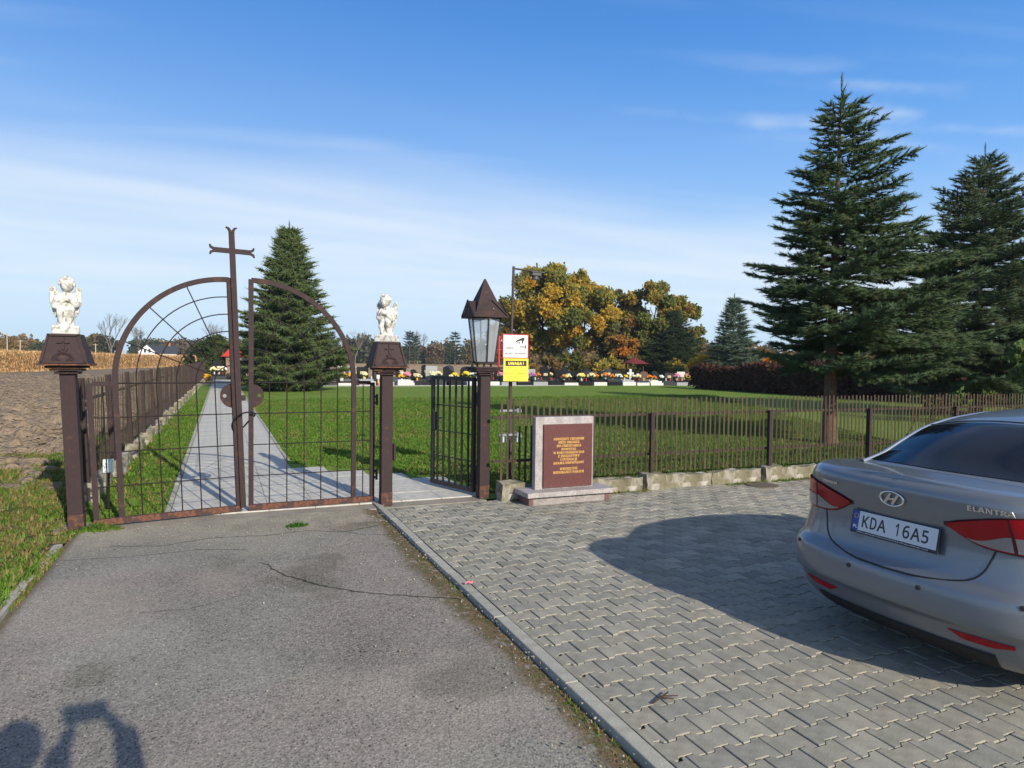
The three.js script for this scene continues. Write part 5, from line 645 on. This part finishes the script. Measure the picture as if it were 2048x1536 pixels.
  const stone = (kind, h, w = .8) => { const s = new THREE.Shape(), e = { depth: .1, bevelEnabled: true, bevelSize: .008, bevelThickness: .008, bevelSegments: 1, curveSegments: 8 }; if (kind === 'cross') { const q = .09; [[-q, 0], [q, 0], [q, h * .55], [.3, h * .55], [.3, h * .55 + .16], [q, h * .55 + .16], [q, h], [-q, h], [-q, h * .55 + .16], [-.3, h * .55 + .16], [-.3, h * .55], [-q, h * .55]].forEach((p, i) => i ? s.lineTo(...p) : s.moveTo(...p)); } else { s.moveTo(-w / 2, 0); s.lineTo(w / 2, 0); if (kind === 'flat') { s.lineTo(w / 2, h); s.lineTo(-w / 2, h); } else if (kind === 'round') { s.lineTo(w / 2, h * .75); s.quadraticCurveTo(w * .4, h, 0, h); s.quadraticCurveTo(-w * .4, h, -w / 2, h * .75); } else { s.lineTo(w / 2, h * .62); s.quadraticCurveTo(w * .1, h * .68, 0, h * .9); s.quadraticCurveTo(-w * .25, h * 1.08, -w / 2, h * .9); } } s.closePath(); return boxUV(new THREE.ExtrudeGeometry(s, e)); };
  const row = (list, F0, slope, name) => list.forEach(([x, a, b, c, kind, h, fl], i) => {
    const F = F0 - slope * (x - 6.5) / 30, ln = 1.9, where = `on the ${ord[i]} ${name.replace(' ', '-')} grave from the left`, t = thing('grave', `${colName[a]} grave${c ? ' with ' + colName[c] + (kind === 'cross' ? ' cross' : ' headstone') : ' without headstone'}, ${ord[i]} from left, ${name}`, 'grave', `graves in the ${name}`, [x, 0, F]);
    const w = 1.0 + .1 * r(), y = .2 + .1 * r(); part('plinth', rbox(w + .1, y + .05, ln + .2, .01, 0, y / 2 - .025, -ln / 2), gran[b], t); part('cover', rbox(w, .13, ln, .015, 0, y + .065, -ln / 2 - .05), gran[a], t); if (r() < .6) part('cover_step', rbox(w * .8, .07, ln * .7, .01, 0, y + .163, -ln / 2 - .1), gran[a], t);
    const hy = y + .1; if (c) { const s = part('headstone', stone(kind, h * .85, .72 + .15 * r()), gran[c], t, [0, hy, -ln + .05]); if (kind !== 'cross' && r() < .6) part('inscription', rbox(.34, .2, .006, .001, 0, h * .45, .113), std([.42, .36, .2], .4), s); }
    fl.forEach((f, k) => bouquet(f, x + (k - (fl.length - 1) / 2) * .38 + (r() - .5) * .1, y + .125, F + .35 + r() * .5 + (c ? .3 : 0), .95 + .45 * r(), where + (fl.indexOf(f) !== k ? ', right of its twin' : '')));
    const n = r() * 2.6 | 0; for (let k = 0; k < n; k++) candle(['white', 'red', 'amber'][(k + i) % 3], x + (k ? .3 : -.25) + (r() - .5) * .15, y + .125, F + .25 + .15 * k, where + (k && n > 2 ? ', inner one' : ''));
  });
  row(front, 45.9, 1.4, 'front row'); row(back, 49.6, 1.4, 'back row');
  struct('grave_terrace', 'pale concrete strip under the front row of graves', merge([rbox(30.2, .09, .5, .01, 20.9, -.01, -45.2).rotateY(0)]), gran.grey, 'paving').rotation.y = 0;
  // wooden cross, statue and shelter among the graves
  { const t = thing('wooden_cross', 'pale wooden cross with a red lantern at its foot, left of the wicket pillar', 'cross', null, [9.75, .1, 45.4]), m = std([.58, .34, .18], .8); part('upright', rbox(.11, 1.35, .07, .008, 0, .62, 0), m, t); part('arm', rbox(.56, .12, .06, .008, 0, .97, .01), m, t); part('nameplate', rbox(.26, .34, .012, .004, 0, .55, .045), gran.white, t); part('lantern', at(lampG.clone(), .0, -.1, .14), petal.orange, t); }
  { const t = thing('child_angel', 'small white and pink angel figure between flowers, behind the right gate leaf', 'statue', null, [7.35, .33, 45.55]); part('figure', sdfMesh((x, y, z) => { let d = cap(x, y, z, [-.06, .02, 0], [-.05, .42, 0], .05, .08); d = smin(d, cap(x, y, z, [.06, .02, 0], [.05, .42, 0], .05, .08), .06); d = smin(d, ell(x, y, z, [0, .62, 0], [.14, .2, .1]), .06); d = smin(d, Math.hypot(x, y - .9, z) - .1, .03); d = smin(d, cap(x, y, z, [-.12, .7, 0], [-.2, .95, .03], .04, .035), .03); d = smin(d, cap(x, y, z, [-.2, .95, .03], [-.19, 1.2, .03], .03, .02), .02); return smin(d, cap(x, y, z, [.12, .7, 0], [.2, .5, .06], .04, .035), .03); }, [-.32, -.05, -.16], [.32, 1.28, .16], .025), gran.white, t); part('sash', at(new THREE.TorusGeometry(.13, .05, 8, 16).rotateX(Math.PI / 2).scale(1, 1.6, .9), 0, .62, 0), petal.pink, t); }
  { const t = thing('shelter', 'small dark red roofed shelter behind the graves, left of the dark conifer', 'shelter', null, [33.2, 0, 50.2]), m = std([.16, .03, .03], .7); for (const [x, z] of [[-.6, -.4], [.6, -.4], [-.6, .4], [.6, .4]]) part('post', rbox(.09, 1.75, .09, .008, x, .85, z), std([.05, .035, .03], .8), t); part('roof', boxUV(at(new THREE.ConeGeometry(1.25, .55, 4, 1).rotateY(Math.PI / 4), 0, 1.98, 0)), m, t); part('fascia', rbox(1.7, .08, 1.7, .01, 0, 1.72, 0), m, t); }
  { const t = thing('fence_panel', 'short dark rail fence beside the last grave on the right', 'fence', null, [35.9, 0, 46.8]); for (const x of [0, 1.1, 2.2]) part('post', rbox(.08, 1.0, .08, .006, x, .48, 0), barkGrey, t); for (const y of [.3, .55, .8]) part('rail', rbox(2.4, .09, .03, .004, 1.1, y, .055), barkGrey, t); }
  // end of the path
  const end = [[-.15, 60.4, 'black', 'dark', 'black', 'wave', 1.2, ['cream', 'cream', 'white'], 'black granite grave with cream flowers at the far end of the path'], [1.35, 61.2, 'dark', 'black', 'black', 'round', 1.2, ['red', 'white'], 'dark grave behind the walking visitor at the end of the path'], [3.2, 57.5, 'grey', 'white', 0, '', 0, ['white'], 'light grey grave without headstone beside the broad spruce']];
  for (const [x, F, a, b, c, kind, h, fl, label] of end) { const t = thing('grave', label, 'grave', 'graves at the end of the path', [x, 0, F]); part('plinth', rbox(1.2, .3, 2, .01, 0, .13, -1), gran[b], t); part('cover', rbox(1.1, .14, 1.9, .015, 0, .35, -1), gran[a], t); if (c) part('headstone', stone(kind, h, .85), gran[c], t, [0, .4, -1.8]); fl.forEach((f, k) => bouquet(f, x - .3 + k * .32, .42, F + .5 + .2 * k, 1.5, 'on the ' + label.replace(/ with.*| behind.*| without.*/, '') + (k ? ', number ' + (k + 1) + ' from the left' : ''))); candle('white', x - .3, .42, F + .15, 'on the ' + label.replace(/ with.*| behind.*| without.*/, '')); }
  { const t = thing('shrine', 'little wayside shrine with a bright red roof at the end of the path', 'shrine', null, [1.1, 0, 66]); part('wall', rbox(1.3, 1.9, 1.2, .02, 0, .95, 0), std([.25, .17, .12], .9), t); const s = new THREE.Shape([[-1.05, 0], [1.05, 0], [0, 1.1]].map(p => new THREE.Vector2(...p))); part('roof', boxUV(at(new THREE.ExtrudeGeometry(s, { depth: 1.7, bevelEnabled: false }), 0, 1.9, -.85)), std([.42, .035, .03], .6), t); }
  { const t = thing('flower_tub', 'round golden flower tub at the end of the left fence', 'planter', null, [-1.0, 0, 56.5]); part('tub', new THREE.LatheGeometry([[0, 0], [.28, 0], [.36, .3], [.32, .3]].map(p => new THREE.Vector2(...p)), 14), std([.3, .16, .05], .8), t); part('blooms', bloom[0].clone().scale(1.9, 1.2, 1.9), petal.gold, t); }
  for (const [i, x, F, H, lab] of [[0, -1.6, 66, 3.3, 'green conical shrub at the far end of the path, leftmost'], [1, -.5, 67, 3.6, 'green conical shrub behind the black grave at the path end'], [2, .2, 70, 4.2, 'tall green shrub beside the little shrine']]) leafy('evergreen_shrub', lab, 'evergreens at the end of the path', [x, 0, F], { H, R: .95, low: .2, n: 900, leaf: .34, seed: 120 + i, cols: [[.05, .075, .022], [.08, .10, .03], [.04, .06, .02]], stems: 2, depth: 2, rad: .05, cat: 'shrub', lobes: 14 });
}
// ---------------------------------------------------------------- dry corn, far woods, house, poles
{
  const r = mulberry(606), P = [], q = mulberry(3); const tri = (...v) => v.forEach(p => P.push(...p));
  tri([-.018, 0, 0], [.018, 0, 0], [0, 1, 0]); tri([0, 0, -.018], [0, 0, .018], [0, 1, 0]); for (let i = 0; i < 7; i++) { const y = .15 + i * .11, a = i * 2.5 + q(), c = Math.cos(a), s = Math.sin(a), L = .16 + .08 * q(); tri([0, y, 0], [c * L * .6 - s * .02, y + .10, s * L * .6 + c * .02], [c * L * .6 + s * .02, y + .07, s * L * .6 - c * .02]); tri([c * L * .6 - s * .02, y + .10, s * L * .6 + c * .02], [c * L * .6 + s * .02, y + .07, s * L * .6 - c * .02], [c * L, y - .06, s * L]); }
  const g = new THREE.BufferGeometry(); g.setAttribute('position', new THREE.Float32BufferAttribute(P, 3)); g.computeVertexNormals();
  const l = [], cs = []; const edge = (x) => mix(150, 74, smooth(-4, -24, x)) - Math.max(0, -x - 24) * .35;
  for (let i = 0; i < 62000; i++) { const x = -3 - 75 * r() ** .9, F = edge(x) + 14 * r() ** 1.5; l.push(M4(x, 0, -F, eul((r() - .5) * .2, r() * 6, (r() - .5) * .2), new THREE.Vector3(2.1, 2.1 + .45 * r(), 2.1))); const k = .75 + .5 * r(), t = r(); cs.push(lin(mix(.42, .58, t) * k, mix(.235, .40, t) * k, mix(.09, .21, t) * k)); }
  const o = new THREE.InstancedMesh(g, std([1, 1, 1], .9), l.length); o.name = 'corn'; l.forEach((m, i) => { o.setMatrixAt(i, m); o.setColorAt(i, cs[i]); }); o.userData = { kind: 'stuff', label: 'field of dry standing corn beyond the ploughed field', category: 'corn' }; o.castShadow = o.receiveShadow = true; scene.add(o);
}
{
  const r = mulberry(707); const mass = (name, label, blobs, n, leaf) => { const l = [], cs = []; for (let i = 0; i < n; i++) { const b = blobs[r() * blobs.length | 0], a = r() * 6.283, v = Math.acos(1 - 2 * r()), k = Math.cbrt(r()); l.push(M4(b[0] + Math.sin(v) * Math.cos(a) * k * b[3], Math.max(.2, b[1] + Math.cos(v) * k * b[4]), -(b[2] + Math.sin(v) * Math.sin(a) * k * b[3]), eul(r() * 6, r() * 6, r() * 6), leaf * (.6 + .8 * r()))); const q = .7 + .6 * r(); cs.push(lin(b[5][0] * q, b[5][1] * q, b[5][2] * q)); } const o = new THREE.InstancedMesh(leafClump, leafM, l.length); o.name = numbered(name); l.forEach((m, i) => { o.setMatrixAt(i, m); o.setColorAt(i, cs[i]); }); o.userData = { kind: 'stuff', label, category: 'wood' }; o.castShadow = o.receiveShadow = true; scene.add(o); };
  const C = [[.18, .135, .06], [.10, .11, .05], [.07, .085, .042], [.25, .165, .06], [.17, .12, .07], [.08, .08, .042]], b1 = [], b2 = [], b3 = [];
  for (let i = 0; i < 60; i++) { const x = -110 + i * 1.9, h = (3.4 + 3.6 * smooth(.35, .7, vn(x * .12, 2, 0, 5)) + 1.2 * r()) * (x < -30 ? 1.35 : 1.05); b1.push([x, h * .45, 205 + 14 * r() + (x > -28 ? 60 : 0), 2.6 + r() * 1.5, h * .62, C[r() * 6 | 0]]); }
  for (let i = 0; i < 110; i++) { const x = -6 + i * 2.3, h = 4.5 + 4 * vn(x * .15, 4, 0, 6) + 2 * r(); b2.push([x, h * .45, 215 + 20 * r() - .22 * x, 2.4 + r() * 1.6, h * .6, C[r() * 6 | 0]]); }
  for (let i = 0; i < 26; i++) { const x = 44 + i * 2.6, h = 2 + 2.4 * r(); b3.push([x, h * .4, 74 - .3 * i + 5 * r(), 1.6 + r(), h * .6, [[.24, .13, .04], [.16, .12, .04], [.1, .08, .04]][r() * 3 | 0]]); }
  mass('far_wood', 'mixed wood on the horizon left of the gate', b1, 15000, 1.1); mass('far_wood', 'mixed wood on the horizon behind the graves', b2, 22000, 1.2); mass('far_scrub', 'autumn scrub beyond the right end of the graves', b3, 6000, .5);
}
const FT = 'bare trees on the horizon';
[[-25.2, 196, 11.5, 'largest bare tree left of the white house'], [-19.6, 200, 10.2, 'bare tree just left of the white house'], [-.6, 205, 11, 'bare tree above the path end'], [-29.5, 206, 7.5, 'small bare tree beside the leaning left pillar'], [27, 195, 9.5, 'bare tree behind the right gate leaf'], [36, 200, 9, 'bare tree right of the wicket pillar'], [52, 190, 10, 'bare tree left of the lantern']].forEach(([x, F, H, lab], i) => { const r = mulberry(800 + i), t = thing('bare_tree', lab, 'tree', FT, [x, 0, F]), w = [], tips = []; limbs(r, w, new THREE.Vector3(0, -.1, 0), new THREE.Vector3(.05, 1, 0).normalize(), H * .34, .17, 5, tips, 1.05); part('trunk', merge(w), std([.17, .145, .12], 1), t); });
[[20, 180, 6.5], [25.5, 175, 7], [44.5, 170, 7.5], [47.5, 176, 6.5], [55, 165, 7.5]].forEach(([x, F, H], i) => spruce(['dark far pine behind the right gate leaf', 'dark far pine left of the wicket pillar', 'tallest dark far pine right of the wicket pillar', 'dark far pine above the light grey headstone', 'dark far pine left of the lantern'][i], 'pines on the horizon', [x, 0, F], { H: H + 2, R: 2.3, base: 2.2, seed: 900 + i, gap: .9, shoot: 1.0, step: 1.0, trunk: .16, lean: 0, fat: 1.1, geo: shootFar, hue: [.03, .045, .03], per: 5 }));
{
  const t = thing('farmhouse', 'white house with a dark grey roof beyond the corn field', 'house', null, [-15.3, 0, 196]), wall = std([.78, .77, .75], .8), rf = std([.045, .05, .06], .6);
  part('wall', rbox(3.6, 3.2, 7, .02, -1.7, 1.6, -1), wall, t); const gs = new THREE.Shape([[-2.0, 0], [2.0, 0], [0, 1.85]].map(p => new THREE.Vector2(...p))); part('gable', boxUV(at(new THREE.ExtrudeGeometry(gs, { depth: .3, bevelEnabled: false }), -1.7, 3.2, 2.2)), wall, t);
  part('wall', rbox(5.0, 2.9, 5, .02, 2.4, 1.45, -1.5), wall, t); const rs = new THREE.Shape([[-2.9, 0], [2.9, 0], [0, 2.1]].map(p => new THREE.Vector2(...p))); const R2 = new THREE.ExtrudeGeometry(rs, { depth: 6.4, bevelEnabled: false }); R2.rotateY(Math.PI / 2); part('roof', boxUV(at(R2, -1.2, 2.9, -1.5)), rf, t);
  const sl = (s) => { const g = new THREE.BoxGeometry(2.95, .14, 7.2); g.rotateZ(-s * .745); return boxUV(at(g, -1.7 + s * 1.05, 4.17, -1)); }; part('roof', merge([sl(1), sl(-1)]), rf, t); for (const x of [-2.1, -1.1]) part('window', rbox(.5, .95, .06, .01, x, 3.55, 2.52), std([.04, .05, .06], .2), t); part('chimney', rbox(.5, 1.2, .5, .02, 3.2, 5.1, -1.5), std([.3, .13, .09], .9), t); part('door', rbox(.9, 1.9, .06, .01, 3.6, 1.0, 1.03), std([.1, .08, .07], .6), t);
}
{
  const m = std([.44, .37, .30], .9), pole = (x, F, H, lean, lab) => { const t = thing('utility_pole', lab, 'utility pole', 'pale utility poles beyond the corn', [x, 0, F]); part('shaft', rod([0, -.1, 0], [lean, H, 0], .15, 7, .1), m, t); part('cross_arm', rbox(1.1, .1, .1, .01, lean, H - .3, 0), m, t); };
  pole(-46.5, 196, 7.2, -.1, 'pale utility pole at the left edge, the taller of the pair'); pole(-42.8, 190, 5.6, .2, 'pale leaning utility pole, right of the tall one at the left edge'); pole(-27.3, 188, 5, 0, 'pale utility pole left of the largest bare tree'); pole(-21.5, 186, 5.2, 0, 'pale utility pole behind the arch of the left gate leaf'); pole(29, 182, 7.5, .4, 'pale utility pole behind the wooden cross'); pole(43, 180, 7, 0, 'pale utility pole right of the wicket pillar angel');
}
// ---------------------------------------------------------------- grass, weeds, fallen leaves
{
  const tuft = (n, h, seed, wide = .006) => { const r = mulberry(seed), P = []; for (let i = 0; i < n; i++) { const a = r() * 6.283, d = r() * .035, x = Math.cos(a) * d, z = Math.sin(a) * d, b = r() * 6.283, L = h * (.5 + .6 * r()), ln = L * (.25 + .7 * r()), c = Math.cos(b), s = Math.sin(b), w = wide * (.7 + .6 * r()); const m = [x + c * ln * .35, L * .62, z + s * ln * .35], t = [x + c * ln, L, z + s * ln]; P.push(x - s * w, 0, z + c * w, x + s * w, 0, z - c * w, m[0] + s * w * .8, m[1], m[2] - c * w * .8, x - s * w, 0, z + c * w, m[0] + s * w * .8, m[1], m[2] - c * w * .8, m[0] - s * w * .8, m[1], m[2] + c * w * .8, m[0] - s * w * .8, m[1], m[2] + c * w * .8, m[0] + s * w * .8, m[1], m[2] - c * w * .8, ...t); } const g = new THREE.BufferGeometry(); g.setAttribute('position', new THREE.Float32BufferAttribute(P, 3)); g.computeVertexNormals(); return g; };
  const gm = new THREE.MeshPhysicalMaterial({ color: lin(1, 1, 1), roughness: .9, specularIntensity: .2, transmission: .3, thickness: 0, side: THREE.DoubleSide }), r = mulberry(1001);
  const stuff = (name, label, geo, n, place) => { const l = [], cs = []; for (let i = 0; i < n; i++) { const p = place(); if (!p) continue; l.push(M4(p[0], p[1], -p[2], eul(0, r() * 6.283, 0), p[3])); cs.push(p[4]); } const o = new THREE.InstancedMesh(geo, gm, l.length); o.name = numbered(name); l.forEach((m, i) => { o.setMatrixAt(i, m); o.setColorAt(i, cs[i]); }); o.userData = { kind: 'stuff', label, category: 'grass' }; o.castShadow = o.receiveShadow = true; scene.add(o); };
  const green = (dry) => { const k = .7 + .6 * r(); return r() < dry ? lin(.25 * k, .205 * k, .075 * k) : lin(.112 * k, .205 * k, .028 * k); };
  const t1 = tuft(8, .062, 1), t2 = tuft(7, .042, 2, .007), t3 = tuft(9, .16, 3);
  stuff('verge_grass', 'patchy rough grass on the verge left of the drive', t1, 30000, () => { const F = 3.2 + 13 * r() ** 1.2, x = XR - .05 - r() ** .9 * (2.0 + .28 * (F - 3)); const d = fbm(x * 1.3, F * 1.3, 4, 0, 93); if (x < -3.2 - .5 * vn(F * .7, 1) && F > 10) return null; if (d > .60 && r() < .75) return null; return [x, -.01 + .09 * (fbm(x * 2, F * 2, 4, 0, 91) - .35), F, .5 + .7 * r() + (d < .4 ? .3 : 0), green(d > .5 ? .65 : .34)]; });
  stuff('lawn_grass', 'short green lawn grass behind the gate and fence', t2, 90000, () => { const k = r(), F = 8.1 + 22 * k ** 1.6, x = -1.35 + r() * (9 + F * .58); if (x > -.58 && x < 1.08) return null; if (x > 1.0 && x < 3.1 && F < 11.7 - (x - .9) * 1.05) return null; if (x < -1.3) return null; const d = fbm(x * .9, F * .9, 4, 0, 193); return [x, -.01 + .05 * (fbm(x * .25, F * .25, 3, 0, 7) - .4) * smooth(8.5, 12, F) * smooth(1.2, 3, Math.abs(x - .2)), F, Math.min(1.6, .55 + .6 * r() + .03 * (F - 8)), green(d > .55 ? .25 : .06)]; });
  stuff('edging_grass', 'short grass creeping over the left edge of the drive', t1, 1500, () => { const F = 2.5 + 5 * r(); if (vn(F * 2.1, 9, 0, 5) < .25 + .3 * r()) return null; return [XR - .02 + .09 * (r() - .5), -.03, F, .3 + .5 * r(), green(.5)]; });
  stuff('edge_grass', 'weeds growing along the kerb, the gate sill and the fence plinth', t1, 2600, () => { const k = r(); if (k < .30) { const F = 1.2 + 6 * r(); if (vn(F * 2.7, 3, 0, 5) < .35 + .4 * r()) return null; return [XK - .02 - .13 * r() * r(), -.025, F, .12 + .22 * r(), green(.55)]; } if (k < .55) { const x = 3.2 + 8 * r(); if (vn(x * 1.3, 3, 0, 6) < .45) return null; return [x, -.01, 7.50 - .08 * r(), .35 + .6 * r(), green(.5)]; } if (k < .75) { if (r() < .72) return null; const a = r() * 6.28, d = .17 * r(); return [-1.13 + Math.cos(a) * d * 1.5, -.02, 7.63 + Math.sin(a) * d * .7, .5 + .9 * (1 - d / .17) * r() + .3 * r(), green(.12)]; } if (k < .85) { const a = r() * 6.28, d = .08 * r(); if (r() < .75) return null; return [.72 + Math.cos(a) * d * 1.3, -.015, 7.13 + Math.sin(a) * d * .8, .3 + .5 * r(), lin(.06, .15, .02)]; } const F = 8.4 + 14 * r(); return [-1.28 + .25 * r(), -.01, F, .7 + .9 * r(), green(.2)]; });
  const lf = leafGeo(1, .06, 9), cs = [], l = []; for (let i = 0; i < 260; i++) { const a = r() < .75; const x = a ? 1.2 + 12 * r() : XR - .1 - 2 * r(), F = a ? 8.6 + 14 * r() : 4 + 6 * r(); if (a && x < 3.2 && F < 11.7 - (x - .9) * 1.05) continue; l.push(M4(x, .03, -F, eul(r() * .5 - 1.57, r() * 6, 0), .7 + .6 * r())); const k = .7 + .5 * r(); cs.push(lin(.42 * k, .27 * k, .06 * k)); }
  const o = new THREE.InstancedMesh(lf, leafM, l.length); o.name = 'fallen_leaves'; l.forEach((m, i) => { o.setMatrixAt(i, m); o.setColorAt(i, cs[i]); }); o.userData = { kind: 'stuff', label: 'yellow leaves scattered over the grass', category: 'leaves' }; o.castShadow = o.receiveShadow = true; scene.add(o);
  { const pg = new THREE.IcosahedronGeometry(1, 0), pl = [], pc = []; for (let i = 0; i < 900; i++) { const e = r() < .5, x = e ? XK - .35 * r() ** 2 : XR + 2.9 * r(), F = e ? 1 + 6.6 * r() : (r() < .5 ? 6.6 + r() : 1.5 + 6 * r()), s = .0022 + .0045 * r() ** 2; pl.push(M4(x, .0, -F, eul(r() * 6, r() * 6, r() * 6), new THREE.Vector3(s * 1.4, s * .8, s))); const k = .6 + .8 * r(); pc.push(lin(.27 * k, .245 * k, .2 * k)); } const o2 = new THREE.InstancedMesh(pg, std([1, 1, 1], .9), pl.length); o2.name = 'loose_stones'; pl.forEach((m, i) => { o2.setMatrixAt(i, m); o2.setColorAt(i, pc[i]); }); o2.userData = { kind: 'stuff', label: 'small loose stones scattered over the asphalt drive', category: 'stones' }; o2.castShadow = o2.receiveShadow = true; scene.add(o2); }
  single('litter', 'small pink petal scrap lying on the kerb', 'litter', null, tube([[-.02, 0, 0], [0, .012, .01], [.02, .004, .015], [.035, .008, 0]], .009, 10, 5), std([.7, .2, .25], .6), [1.69, .03, 4.72]);
  { const t = thing('twig', 'small dry twig lying on the paving blocks near the kerb', 'twig', null, [2.03, .008, 2.77]); part('stick', merge([rod([-.08, 0, .03], [.05, .01, -.02], .004, 5), rod([-.02, .005, .0], [.03, .012, .05], .003, 5), rod([.0, .005, -.005], [.07, .01, .03], .003, 5)]), bark, t); }
}
console.log('all done');
renderer.render(scene, camera);
